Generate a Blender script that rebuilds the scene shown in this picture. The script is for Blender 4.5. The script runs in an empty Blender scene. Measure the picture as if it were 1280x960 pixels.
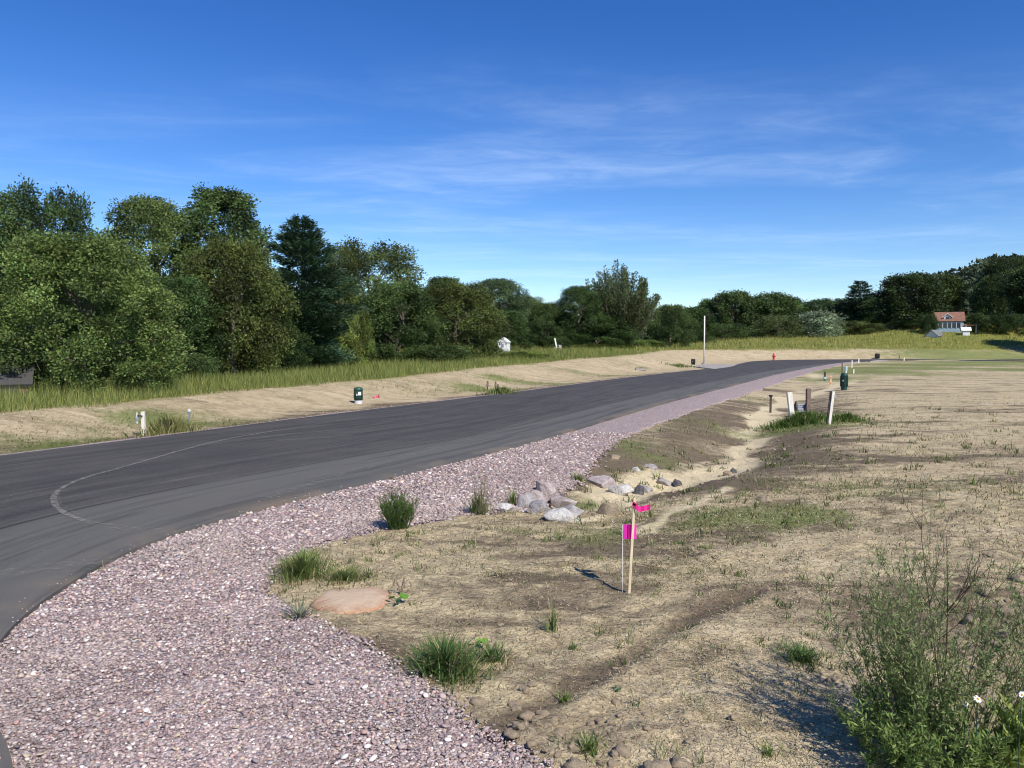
import bpy, bmesh, math, random
import numpy as np
from mathutils import Vector, Matrix

# ------------------------------------------------------------------ scene, camera, light
S = bpy.context.scene
COL = S.collection
rng = np.random.default_rng(7)
random.seed(7)
R = math.radians

CAM_H, FPX, PITCH = 1.6, 962.0, math.atan(44 / 962.0)
cam_d = bpy.data.cameras.new('camera')
cam = bpy.data.objects.new('camera', cam_d)
COL.objects.link(cam)
cam_d.sensor_width = 36.0
cam_d.lens = 36.0 * FPX / 1280.0
cam_d.clip_start, cam_d.clip_end = 0.05, 6000
cam.location = (0, 0, CAM_H)
cam.rotation_euler = (math.pi / 2 - PITCH, 0, 0)
S.camera = cam

SUN_EL, SUN_AZ = R(44), R(146.8)            # azimuth clockwise from +Y (behind the viewer, to the right)
sdir = Vector((math.sin(SUN_AZ) * math.cos(SUN_EL), math.cos(SUN_AZ) * math.cos(SUN_EL), math.sin(SUN_EL)))
sl = bpy.data.lights.new('sun', 'SUN')
sl.energy, sl.angle, sl.color = 4.6, R(0.53), (1.0, 0.945, 0.86)
so = bpy.data.objects.new('sun', sl)
so.rotation_euler = sdir.to_track_quat('Z', 'Y').to_euler()
so.location = (20, -30, 60)
COL.objects.link(so)

W = bpy.data.worlds.new('World')
S.world = W
W.use_nodes = True
nt = W.node_tree
nt.nodes.clear()
N, LK = nt.nodes.new, nt.links.new
out = N('ShaderNodeOutputWorld'); bg = N('ShaderNodeBackground')
sky = N('ShaderNodeTexSky'); sky.sky_type = 'NISHITA'; sky.sun_disc = False
sky.sun_elevation, sky.sun_rotation = SUN_EL, SUN_AZ
sky.altitude, sky.air_density, sky.dust_density, sky.ozone_density = 200, 1.0, 0.0, 4.0
hs = N('ShaderNodeHueSaturation'); hs.inputs['Saturation'].default_value = 1.24
hs.inputs['Hue'].default_value = 0.513
sc0 = N('ShaderNodeVectorMath'); sc0.operation = 'SCALE'; sc0.inputs['Scale'].default_value = 0.12; LK(sky.outputs[0], sc0.inputs[0])
gm = N('ShaderNodeGamma'); gm.inputs[1].default_value = 1.13; LK(sc0.outputs[0], gm.inputs[0])
sc1 = N('ShaderNodeVectorMath'); sc1.operation = 'SCALE'; sc1.inputs['Scale'].default_value = 1 / 0.12; LK(gm.outputs[0], sc1.inputs[0])
LK(sc1.outputs[0], hs.inputs['Color'])
# thin cirrus: a flat layer high above, met by the view direction
tc = N('ShaderNodeTexCoord'); sx = N('ShaderNodeSeparateXYZ'); LK(tc.outputs['Generated'], sx.inputs[0])
def wm(op, a, b=None, c=None):
    m = N('ShaderNodeMath'); m.operation = op
    for i, v in enumerate((a, b, c)):
        if v is None: continue
        if hasattr(v, 'node'): LK(v, m.inputs[i])
        else: m.inputs[i].default_value = v
    return m.outputs[0]
zc = wm('MAXIMUM', sx.outputs[2], 0.03)
ux, uy = wm('DIVIDE', sx.outputs[0], zc), wm('DIVIDE', sx.outputs[1], zc)
cb = N('ShaderNodeCombineXYZ'); LK(ux, cb.inputs[0]); LK(uy, cb.inputs[1])
def wnoise(rot, scale, nscale, detail, rough, dist):
    mp = N('ShaderNodeMapping'); mp.inputs['Rotation'].default_value = (0, 0, R(rot)); mp.inputs['Scale'].default_value = scale
    LK(cb.outputs[0], mp.inputs[0])
    n = N('ShaderNodeTexNoise'); n.inputs['Scale'].default_value = nscale; n.inputs['Detail'].default_value = detail
    n.inputs['Roughness'].default_value = rough; n.inputs['Distortion'].default_value = dist
    LK(mp.outputs[0], n.inputs['Vector']); return n.outputs[0]
def wramp(v, a, b):
    m = N('ShaderNodeMapRange'); m.interpolation_type = 'SMOOTHSTEP'
    m.inputs[1].default_value, m.inputs[2].default_value = a, b
    LK(v, m.inputs[0]); return m.outputs[0]
streak = wramp(wnoise(-25, (0.55, 1.0, 1), 0.8, 7, 0.60, 0.5), 0.38, 0.72)
fine = wramp(wnoise(30, (0.7, 1.1, 1), 2.6, 7, 0.65, 0.8), 0.34, 0.70)
patch = wramp(wnoise(0, (0.5, 1, 1), 0.30, 3, 0.5, 0.0), 0.30, 0.55)
band = wm('MULTIPLY', wramp(uy, 2.3, 3.8), 1.0)
c1 = wm('MULTIPLY', streak, wm('MULTIPLY_ADD', fine, 0.6, 0.4))
c2 = wm('MULTIPLY', wm('MULTIPLY', c1, patch), band)
cf = wm('MINIMUM', wm('MULTIPLY', c2, 0.27), 0.6)
mx = N('ShaderNodeMix'); mx.data_type = 'RGBA'
LK(cf, mx.inputs[0]); LK(hs.outputs[0], mx.inputs[6]); mx.inputs[7].default_value = (6.2, 7.4, 9.0, 1)
LK(mx.outputs[2], bg.inputs[0]); bg.inputs[1].default_value = 0.12
LK(bg.outputs[0], out.inputs[0])

S.view_settings.view_transform = 'Standard'
S.view_settings.look = 'None'
S.view_settings.exposure = 0.35
S.view_settings.gamma = 1.0
S.render.engine = 'CYCLES'
S.cycles.max_bounces = 6
S.cycles.filter_width = 1.05
S.cycles.transparent_max_bounces = 8

# ------------------------------------------------------------------ numeric helpers
def smooth(a, b, x):
    t = np.clip((x - a) / (b - a), 0, 1); return t * t * (3 - 2 * t)

def _hash(ix, iy, seed):
    h = (ix.astype(np.int64) * 374761393 + iy.astype(np.int64) * 668265263 + seed * 974634777) & 0xFFFFFFFF
    h = ((h ^ (h >> 13)) * 1274126177) & 0xFFFFFFFF
    h = h ^ (h >> 16)
    return (h & 0xFFFFFF) / float(0xFFFFFF) * 2 - 1

def vnoise(x, y, seed=0):
    x = np.asarray(x, float); y = np.asarray(y, float)
    ix, iy = np.floor(x), np.floor(y)
    fx, fy = x - ix, y - iy
    fx = fx * fx * fx * (fx * (fx * 6 - 15) + 10); fy = fy * fy * fy * (fy * (fy * 6 - 15) + 10)
    a, b = _hash(ix, iy, seed), _hash(ix + 1, iy, seed)
    c, d = _hash(ix, iy + 1, seed), _hash(ix + 1, iy + 1, seed)
    return (a + (b - a) * fx) * (1 - fy) + (c + (d - c) * fx) * fy

def fbm(x, y, seed=0, octv=4, gain=0.5):
    s, amp, tot = 0, 1.0, 0
    for k in range(octv):
        s = s + amp * vnoise(x * 2 ** k + 17.3 * k, y * 2 ** k - 9.1 * k, seed + k); tot += amp; amp *= gain
    return s / tot

def catmull(P, n=8):
    P = np.array(P, float); Q = np.vstack([2 * P[0] - P[1], P, 2 * P[-1] - P[-2]])
    o = []
    for i in range(1, len(Q) - 2):
        p0, p1, p2, p3 = Q[i - 1], Q[i], Q[i + 1], Q[i + 2]
        for t in np.linspace(0, 1, n, endpoint=False):
            o.append(0.5 * (2 * p1 + (p2 - p0) * t + (2 * p0 - 5 * p1 + 4 * p2 - p3) * t * t + (3 * p1 - p0 - 3 * p2 + p3) * t ** 3))
    o.append(Q[-2]); return np.array(o)

def dist_line(x, y, L):
    x = np.asarray(x, float); y = np.asarray(y, float)
    best = np.full(x.shape, 1e18)
    for (ax, ay), (bx, by) in zip(L[:-1], L[1:]):
        dx, dy = bx - ax, by - ay; q = dx * dx + dy * dy
        if q == 0: continue
        t = np.clip(((x - ax) * dx + (y - ay) * dy) / q, 0, 1)
        best = np.minimum(best, (x - ax - t * dx) ** 2 + (y - ay - t * dy) ** 2)
    return np.sqrt(best)

def inside(x, y, P):
    x = np.asarray(x, float); y = np.asarray(y, float)
    c = np.zeros(x.shape, bool)
    Q = np.vstack([P, P[:1]])
    for (ax, ay), (bx, by) in zip(Q[:-1], Q[1:]):
        if ay == by: continue
        k = ((ay > y) != (by > y)) & (x < (bx - ax) * (y - ay) / (by - ay) + ax)
        c ^= k
    return c

def ray(px, py):
    a, b = (px - 640) / FPX, -(py - 480) / FPX
    c, s = math.cos(PITCH), math.sin(PITCH)
    return np.array([a, c + b * s, -s + b * c])

def flat(px, py, z=0.0):
    d = ray(px, py); t = (z - CAM_H) / d[2]
    return d[0] * t, d[1] * t

# ------------------------------------------------------------------ plan of the place
LEFT = catmull([(-34, -34), (-22, -17), (-15, -4), (-10.6, 4.4), (-7.5, 11.2), (-3.85, 19.3), (0.6, 28.8), (5.1, 39.0), (12.3, 53.9),
                (18.4, 66), (22.6, 77), (27, 88), (33.5, 101), (43, 109), (56, 113)])
RIGHT_C = [(0.2, 1.4), (-1, 2.2), (-2.1, 3.0), (-2.53, 3.5), (-2.76, 4.1), (-2.9, 4.6), (-2.97, 5.1), (-2.98, 5.5), (-2.97, 5.9),
           (-2.9, 6.3), (-2.8, 6.7), (-2.5, 7.4), (-2.07, 8.3), (-1.75, 8.9), (-1.4, 9.5), (-.47, 11.3), (.88, 14.1), (2.67, 18.3),
           (6.7, 27), (14.2, 42.8), (25.3, 64), (32.8, 77), (37, 82.5)]
GRAV_C = [(1.0, 1.5), (.7, 2.2), (.2, 2.94), (-.137, 3.28), (-.34, 3.63), (-.6, 4.0), (-.92, 4.35), (-1.22, 4.65), (-1.62, 5.1),
          (-1.76, 5.55), (-1.74, 6.05), (-1.36, 6.8), (-.7, 7.3), (-.1, 7.7), (.35, 8.6), (.95, 10.4), (1.95, 13.8), (3.8, 18.2),
          (7.9, 26.9), (15.5, 42.4), (26.4, 63.3), (33.6, 76.4), (37.3, 82.2)]
RG, GG = catmull(RIGHT_C), catmull(GRAV_C)
RIGHT = np.vstack([np.array([(45, -12), (20, -3), (4, 0.6)]), RG, catmull([(37, 82.5), (47, 93), (60, 100)])[1:]])
ROADP = np.vstack([LEFT, RIGHT[::-1]])
GRAVP = np.vstack([RG, GG[::-1]])
LEFT_X = np.vstack([LEFT, [(140, 121), (320, 150), (700, 220)]])
RIGHT_X = np.vstack([RIGHT, [(140, 111), (320, 140), (700, 210)]])
SIDE = np.vstack([LEFT_X, [(700, 3000), (-3000, 3000), (-3000, -400), (-34, -400)]])        # everything on the far side of the left edge
CHAN = catmull([(0.55, 8.3), (1.0, 9.0), (1.85, 10.4), (2.9, 11.8), (3.9, 13.4), (4.75, 15.6), (6.0, 18.9), (8.6, 24.5), (12.6, 33.5), (20, 48)], 6)
# clear tyre tracks over the yard, from flat ground points of the photograph
def trk(pts): return catmull([flat(*p) for p in pts], 6)
TRK = [(trk([(596, 912), (700, 852), (790, 800), (880, 757), (935, 735)]), 0.085, 0.9),
       (trk([(560, 835), (640, 812), (740, 775), (850, 735), (980, 690), (1100, 640), (1290, 590)]), 0.10, 0.3),
       (trk([(840, 668), (960, 655), (1080, 628), (1290, 585)]), 0.2, 0.45),
       (trk([(660, 690), (760, 680), (860, 682), (960, 668)]), 0.16, 0.6),
       (trk([(1000, 585), (1100, 572), (1290, 560)]), 0.28, 0.6),
       (trk([(960, 560), (1060, 548), (1290, 528)]), 0.25, 0.5)]
LTRK = [(trk([(800, 745), (900, 712), (1010, 676), (1140, 640), (1290, 603)]), 0.13, 0.8),
        (trk([(870, 640), (1000, 602), (1130, 580), (1290, 572)]), 0.2, 0.7)]

BR = [(trk([(905, 600), (872, 618), (840, 636), (800, 655)]), .12, .75), (trk([(880, 588), (830, 585), (775, 588), (735, 596)]), .13, .7), (trk([(935, 540), (890, 548), (850, 560)]), .2, .5),
      (trk([(1000, 492), (1040, 482), (1062, 474)]), .5, .9), (trk([(985, 462), (1020, 470), (1036, 477)]), .7, .7), (trk([(800, 612), (770, 622), (720, 640)]), .1, .8)]
def wstrip(y): return np.interp(y, [0, 12, 27, 45, 80, 110, 200], [2.6, 3.3, 4.6, 6.5, 8.5, 11, 13])

def plan(x, y):
    x = np.asarray(x, float); y = np.asarray(y, float)
    ins = inside(x, y, ROADP); left = inside(x, y, SIDE)
    dl, dr = dist_line(x, y, LEFT_X), dist_line(x, y, RIGHT_X)
    return ins, left, dl, dr

def terrain(x, y, detail=True, pl=None):
    x = np.asarray(x, float); y = np.asarray(y, float)
    ins, left, dl, dr = pl or plan(x, y)
    h = np.zeros(x.shape)
    ws = wstrip(y)
    hb = np.interp(y, [0, 12, 30, 60, 95], [0.30, 0.36, 0.5, 0.95, 1.45])
    k = 0.022 * smooth(40, 95, y) + 0.09 * smooth(10, 60, x) + 0.20 * smooth(60, 95, x) - 0.03 * smooth(70, 40, y)
    bank = hb * smooth(0.35, 1, dl / (ws * 1.05)) + np.clip(dl - ws, 0, 22 - 9 * smooth(90, 50, y)) * k
    bank = bank + smooth(0.3, 3, dl) * 0.06 * fbm(x * 0.45, y * 0.45, 3, 3)
    h = np.where(left, bank, h)
    right = (~left) & (~ins)
    dc = dist_line(x, y, CHAN)
    dep = np.interp(y, [7.2, 8.6, 11, 20, 34, 50], [0.0, 0.20, 0.36, 0.30, 0.2, 0.0])
    wc = np.interp(y, [8, 12, 30], [0.75, 0.95, 1.4])
    yard = -0.05 * smooth(0, 1.2, dr) - dep * np.exp(-(dc / wc) ** 2) * smooth(0.2, 1.3, dr)
    # rise towards the lawn and the far field on the right
    yard = yard + smooth(2, 12, x - 0.15 * y) * 0.012 * np.clip(y - 8, 0, 60) * 0.35 * smooth(0.5, 14, dl)
    h = np.where(right, yard, h)
    hill = 25 * np.exp(-(((x - 247) / 45) ** 2 + ((y - 365) / 75) ** 2))
    h = h + hill + 5 * smooth(230, 500, y) * smooth(-300, 200, x)
    if detail:
        g = np.where(right, smooth(0.0, 0.5, dr), 0)
        near = smooth(26, 8, y)
        grav = inside(x, y, GRAVP)
        g = g * np.where(grav, 0.0, 1.0)
        n = 0.035 * fbm(x * 0.7, y * 0.7, 11, 3) + near * (0.016 * fbm(x * 3.1, y * 3.1, 21, 3) + 0.013 * fbm(x * 10, y * 10, 31, 2) + 0.005 * np.abs(fbm(x * 15, y * 15, 35, 1)) * smooth(9, 5, y))
        clod = np.exp(-(((x - 0.55) / 0.55) ** 2 + ((y - 3.3) / 0.35) ** 2)) + np.exp(-(((x - 3.0) / 0.9) ** 2 + ((y - 4.4) / 1.1) ** 2))
        n = n + clod * 0.035 * np.clip(fbm(x * 9, y * 9, 41, 2), -0.2, 1)
        ch = np.exp(-(dc / 1.1) ** 2) * (dep > 0.02)
        n = n + ch * (0.06 * fbm(x * 2.2, y * 2.2, 51, 4) + 0.035 * np.abs(fbm(x * 6, y * 4, 52, 3)))
        for L, w, a in TRK[:2]:
            d = dist_line(x, y, L); n = n - a * 0.022 * np.exp(-(d / w) ** 2) + a * 0.012 * np.exp(-((d - 1.7 * w) / (0.5 * w)) ** 2)
        h = h + g * n
    return h

def tz(x, y, detail=True): return float(terrain(np.array([x]), np.array([y]), detail)[0])

def at(px, py):
    d = ray(px, py)
    t = np.concatenate([np.linspace(1.5, 40, 1600), np.geomspace(40, 900, 2400)[1:]])
    x, y, z = d[0] * t, d[1] * t, CAM_H + d[2] * t
    k = np.argmax(z <= terrain(x, y))
    if z[k] > terrain(x[k:k + 1], y[k:k + 1])[0]: k = len(t) - 1
    return float(x[k]), float(y[k]), float(terrain(x[k:k + 1], y[k:k + 1])[0])

# ------------------------------------------------------------------ mesh + object helpers
def mesh_np(name, V, T, col=None, smooth_=False, mat=None, uv=None):
    V = np.ascontiguousarray(V, np.float32); T = np.ascontiguousarray(T, np.int32)
    me = bpy.data.meshes.new(name)
    n, k = len(T), T.shape[1]
    me.vertices.add(len(V)); me.vertices.foreach_set('co', V.ravel())
    me.loops.add(n * k); me.loops.foreach_set('vertex_index', T.ravel())
    me.polygons.add(n); me.polygons.foreach_set('loop_start', np.arange(0, n * k, k, dtype=np.int32))
    if smooth_: me.polygons.foreach_set('use_smooth', np.ones(n, bool))
    me.update(calc_edges=True)
    for key, c in (col or {}).items():
        a = me.color_attributes.new(key, 'FLOAT_COLOR', 'POINT')
        c4 = np.ones((len(V), 4), np.float32); c4[:, :c.shape[1]] = c
        a.data.foreach_set('color', c4.ravel())
    if uv is not None:
        u = me.uv_layers.new(name='UVMap'); u.data.foreach_set('uv', np.ascontiguousarray(uv[T.ravel()], np.float32).ravel())
    if mat: me.materials.append(mat)
    return me

def link(name, me, parent=None, loc=None):
    o = bpy.data.objects.new(name, me); COL.objects.link(o)
    if parent: o.parent = parent
    if loc is not None: o.location = loc
    return o

def tag(o, label=None, cat=None, group=None, kind=None):
    if label: o['label'] = label
    if cat: o['category'] = cat
    if group: o['group'] = group
    if kind: o['kind'] = kind
    return o

def thing(name, label, cat, loc, rz=0, group=None):
    o = bpy.data.objects.new(name, None); COL.objects.link(o)
    o.location = loc; o.rotation_euler = (0, 0, rz); o.empty_display_size = 0.2
    return tag(o, label, cat, group)

def copy_tree(o, parent=None):
    c = o.copy(); COL.objects.link(c); c.parent = parent
    for ch in list(o.children): copy_tree(ch, c)
    return c

class MB:
    """collects shapes into one mesh (triangles and quads through bmesh)"""
    def __init__(s): s.bm = bmesh.new()
    def box(s, c, d, rot=None, bev=0.0):
        m = Matrix.Translation(c) @ (rot.to_4x4() if rot else Matrix.Identity(4)) @ Matrix.Diagonal((d[0], d[1], d[2], 1))
        r = bmesh.ops.create_cube(s.bm, size=1, matrix=m)
        if bev:
            es = list({e for v in r['verts'] for e in v.link_edges})
            bmesh.ops.bevel(s.bm, geom=es, offset=bev, segments=2, affect='EDGES')
        return s
    def tube(s, pts, rad, seg=8, cap=True):
        pts = [Vector(p) for p in pts]
        if not hasattr(rad, '__len__'): rad = [rad] * len(pts)
        rings = []
        for i, p in enumerate(pts):
            t = (pts[min(i + 1, len(pts) - 1)] - pts[max(i - 1, 0)]).normalized()
            a = t.orthogonal().normalized() if i == 0 else (a - t * a.dot(t)).normalized()
            b = t.cross(a)
            rings.append([s.bm.verts.new(p + (a * math.cos(q) + b * math.sin(q)) * rad[i]) for q in [2 * math.pi * j / seg for j in range(seg)]])
        for r0, r1 in zip(rings[:-1], rings[1:]):
            for j in range(seg): s.bm.faces.new((r0[j], r0[(j + 1) % seg], r1[(j + 1) % seg], r1[j]))
        if cap: s.bm.faces.new(rings[0][::-1]); s.bm.faces.new(rings[-1])
        return s
    def lathe(s, prof, seg=20, c=(0, 0, 0), sq=None):
        rings = []
        for r, z in prof:
            ring = []
            for j in range(seg):
                q = 2 * math.pi * j / seg
                if sq: e = 1 / (abs(math.cos(q)) ** sq + abs(math.sin(q)) ** sq) ** (1 / sq)
                else: e = 1
                ring.append(s.bm.verts.new((c[0] + r * e * math.cos(q), c[1] + r * e * math.sin(q), c[2] + z)))
            rings.append(ring)
        for r0, r1 in zip(rings[:-1], rings[1:]):
            for j in range(seg): s.bm.faces.new((r0[j], r0[(j + 1) % seg], r1[(j + 1) % seg], r1[j]))
        s.bm.faces.new(rings[0][::-1]); s.bm.faces.new(rings[-1]); return s
    def poly(s, pts):
        s.bm.faces.new([s.bm.verts.new(p) for p in pts]); return s
    def prism(s, pts, vec):
        vec = Vector(vec); a = [s.bm.verts.new(p) for p in pts]; b = [s.bm.verts.new(Vector(p) + vec) for p in pts]
        n = len(a)
        s.bm.faces.new(a[::-1]); s.bm.faces.new(b)
        for i in range(n): s.bm.faces.new((a[i], a[(i + 1) % n], b[(i + 1) % n], b[i]))
        return s
    def build(s, name, mat, parent=None, smooth_=False):
        bmesh.ops.recalc_face_normals(s.bm, faces=s.bm.faces)
        me = bpy.data.meshes.new(name); s.bm.to_mesh(me); s.bm.free()
        if smooth_:
            for p in me.polygons: p.use_smooth = True
        me.materials.append(mat)
        return link(name, me, parent)

# ------------------------------------------------------------------ materials
class NT:
    def __init__(s, name):
        s.m = bpy.data.materials.new(name); s.m.use_nodes = True; s.t = s.m.node_tree
        s.p = s.t.nodes['Principled BSDF']; s.o = s.t.nodes['Material Output']
    def n(s, t, **k):
        x = s.t.nodes.new('ShaderNode' + t)
        for a, v in k.items(): setattr(x, a, v)
        return x
    def set(s, sock, v):
        if hasattr(v, 'node'): s.t.links.new(v, sock)
        elif isinstance(v, (tuple, list)) and len(v) == 3 and sock.type == 'RGBA': sock.default_value = (*v, 1)
        else: sock.default_value = v
    def math(s, op, a, b=0.0, clamp=False):
        m = s.n('Math', operation=op, use_clamp=clamp); s.set(m.inputs[0], a); s.set(m.inputs[1], b); return m.outputs[0]
    def mix(s, f, a, b, mode='MIX'):
        m = s.n('Mix', data_type='RGBA', blend_type=mode); s.set(m.inputs[0], f); s.set(m.inputs[6], a); s.set(m.inputs[7], b); return m.outputs[2]
    def coord(s, kind='Object', rot=0, scale=(1, 1, 1), vec=None):
        if vec is None: vec = s.n('TexCoord').outputs[kind]
        mp = s.n('Mapping'); s.t.links.new(vec, mp.inputs[0])
        mp.inputs['Rotation'].default_value = (0, 0, rot); mp.inputs['Scale'].default_value = scale
        return mp.outputs[0]
    def noise(s, vec, scale, detail=4, rough=0.55, dist=0.0, color=False):
        x = s.n('TexNoise'); s.t.links.new(vec, x.inputs['Vector'])
        x.inputs['Scale'].default_value, x.inputs['Detail'].default_value = scale, detail
        x.inputs['Roughness'].default_value, x.inputs['Distortion'].default_value = rough, dist
        return x.outputs[1 if color else 0]
    def rng(s, v, a, b, lo=0.0, hi=1.0):
        m = s.n('MapRange', interpolation_type='SMOOTHSTEP'); s.set(m.inputs[0], v)
        for i, q in enumerate((a, b, lo, hi)): m.inputs[i + 1].default_value = q
        return m.outputs[0]
    def ramp(s, v, stops):
        r = s.n('ValToRGB'); s.set(r.inputs[0], v); e = r.color_ramp.elements
        while len(e) < len(stops): e.new(0.5)
        for q, (p, c) in zip(e, stops): q.position = p; q.color = (*c, 1)
        return r.outputs[0]
    def bump(s, h, strength=0.4, dist=0.02):
        b = s.n('Bump'); s.set(b.inputs['Height'], h); b.inputs['Strength'].default_value = strength; b.inputs['Distance'].default_value = dist
        s.t.links.new(b.outputs[0], s.p.inputs['Normal'])
    def attr(s, name): return s.n('Attribute', attribute_name=name).outputs['Color']
    def fin(s, col, rough=0.9, spec=0.2):
        s.set(s.p.inputs['Base Color'], col); s.set(s.p.inputs['Roughness'], rough); s.p.inputs['Specular IOR Level'].default_value = spec
        return s.m

def simple(name, col, rough=0.6, spec=0.3, var=0.15, scale=30, metal=0.0):
    t = NT(name); v = t.coord()
    n = t.noise(v, scale, 4, 0.6)
    c = t.mix(t.rng(n, 0.3, 0.7), tuple(max(0, x * (1 - var)) for x in col), tuple(min(1, x * (1 + var)) for x in col))
    t.p.inputs['Metallic'].default_value = metal
    return t.fin(c, rough, spec)

def leaf_mat(name, use_obj=True, trans=0.30, rough=0.55, spec=0.3):
    t = NT(name)
    c = t.attr('tint')
    if use_obj: c = t.mix(1.0, c, t.n('ObjectInfo').outputs['Color'], 'MULTIPLY')
    t.fin(c, rough, spec)
    tr = t.n('BsdfTranslucent'); t.t.links.new(c, tr.inputs[0])
    ms = t.n('MixShader'); ms.inputs[0].default_value = trans
    t.t.links.new(t.p.outputs[0], ms.inputs[1]); t.t.links.new(tr.outputs[0], ms.inputs[2]); t.t.links.new(ms.outputs[0], t.o.inputs[0])
    return t.m

def mat_ground():
    t = NT('ground_mat'); v = t.coord()
    z = t.n('SeparateColor'); t.t.links.new(t.attr('zone'), z.inputs[0]); dirt, sand, green = z.outputs[0], z.outputs[1], z.outputs[2]
    z2 = t.n('SeparateColor'); t.t.links.new(t.attr('zone2'), z2.inputs[0]); matz, clay, wild = z2.outputs[0], z2.outputs[1], z2.outputs[2]
    n_f = t.noise(v, 55, 5, 0.7); n_m = t.noise(v, 6.5, 5, 0.65, 0.3); n_l = t.noise(v, 0.9, 4, 0.6)
    vs = t.coord(rot=R(-24), scale=(0.40, 1.4, 1)); n_s = t.noise(vs, 1.5, 6, 0.65, 0.4)
    vs2 = t.coord(rot=R(-20), scale=(0.26, 1.4, 1)); n_s2 = t.noise(vs2, 0.5, 6, 0.7, 0.6)
    straw = t.ramp(n_f, [(0.25, (.20, .15, .095)), (0.46, (.50, .40, .235)), (0.70, (.71, .60, .38))])
    straw = t.mix(t.rng(n_m, 0.38, 0.68, 0, 0.6), straw, (.25, .195, .13))
    n_v = t.noise(t.coord(rot=R(-62), scale=(0.8, 1.0, 1)), 1.7, 8, 0.78, 0.2); n_b = t.noise(v, 0.11, 5, 0.65)
    pale = t.ramp(n_f, [(0.25, (.27, .205, .12)), (0.5, (.51, .405, .25)), (0.75, (.68, .57, .37))])
    pale = t.mix(t.rng(n_v, 0.44, 0.66, 0, 0.72), pale, (.23, .19, .105)); pale = t.mix(t.rng(t.noise(v, 4.5, 6, .75, .6), .48, .66, 0, .55), pale, (.22, .185, .10))
    straw = t.mix(matz, straw, pale)
    dcol = t.ramp(t.math('ADD', t.math('MULTIPLY', n_f, 0.6), t.math('MULTIPLY', n_m, 0.4)), [(0.3, (.075, .056, .038)), (0.6, (.17, .13, .09))])
    n_s3 = t.noise(t.coord(rot=R(-17), scale=(0.30, 1.3, 1)), 0.9, 7, 0.7, 0.5); n_p = t.noise(v, 0.45, 6, 0.7, 0.3)
    straw = t.mix(t.rng(n_s3, 0.50, 0.64, 0, 0.6), straw, (.62, .515, .345))
    df = t.math('ADD', dirt, t.math('MULTIPLY', t.math('MULTIPLY', t.rng(n_s, 0.47, 0.66), 0.62), t.math('SUBTRACT', 1.0, t.math('MULTIPLY', matz, .75)))); df = t.math('ADD', df, t.math('MULTIPLY', t.rng(n_p, 0.48, 0.66), 0.45))
    df = t.math('ADD', df, t.math('MULTIPLY', t.math('MULTIPLY', t.rng(n_s2, 0.50, 0.62), 0.6), t.math('SUBTRACT', 1.0, t.math('MULTIPLY', matz, .8))))
    df = t.math('ADD', df, t.math('MULTIPLY', t.math('SUBTRACT', n_m, 0.5), 0.9))
    df = t.math('MULTIPLY', t.rng(df, 0.15, 1.15), 0.92)
    c = t.mix(df, straw, dcol)
    c = t.mix(t.math('MULTIPLY', t.rng(n_p, .46, .30), t.math('MULTIPLY', t.rng(n_m, .42, .62), .42)), c, (.17, .18, .06))
    scol = t.ramp(n_f, [(0.25, (.46, .36, .205)), (0.7, (.76, .65, .43))])
    sf = t.rng(t.math('ADD', sand, t.math('MULTIPLY', t.math('SUBTRACT', n_m, 0.5), 0.9)), 0.25, 0.75)
    c = t.mix(sf, c, scol)
    c = t.mix(t.rng(t.math('ADD', clay, t.math('MULTIPLY', t.math('SUBTRACT', n_m, 0.5), 0.7)), 0.2, 0.8), c, t.mix(n_f, (.42, .26, .16), (.55, .38, .26)))
    gcol = t.ramp(t.math('ADD', t.math('MULTIPLY', n_f, .5), t.math('MULTIPLY', n_p, .5)), [(0.35, (.075, .105, .025)), (0.62, (.21, .25, .075))])
    gq = t.math('ADD', t.math('MULTIPLY', t.math('SUBTRACT', n_l, 0.5), 0.7), t.math('MULTIPLY', t.math('SUBTRACT', n_b, 0.5), 1.6))
    gf = t.rng(t.math('ADD', t.math('ADD', green, gq), t.math('MULTIPLY', t.math('SUBTRACT', n_m, 0.5), 0.8)), 0.2, 0.8, 0, 0.85)
    c = t.mix(gf, c, gcol)
    wcol = t.ramp(t.noise(v, 0.35, 5, 0.7), [(0.3, (.12, .14, .03)), (0.7, (.24, .235, .06))])
    c = t.mix(wild, c, wcol)
    h = t.math('ADD', t.math('ADD', t.math('MULTIPLY', n_f, 0.5), t.math('MULTIPLY', n_m, 1.2)), t.math('MULTIPLY', t.math('ADD', n_s, n_v), 1.5))
    n_c = t.noise(v, 21, 4, 0.7, 0.4); h = t.math('ADD', h, t.math('MULTIPLY', t.rng(n_c, .34, .55), .45))
    c = t.mix(t.math('MULTIPLY', t.rng(n_c, .37, .28), t.math('MULTIPLY', t.math('SUBTRACT', 1.0, sf), t.math('SUBTRACT', .5, t.math('MULTIPLY', wild, .5)))), c, (.085, .066, .042))
    t.bump(h, 0.9, 0.022)
    return t.fin(c, 0.95, 0.1)

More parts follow.
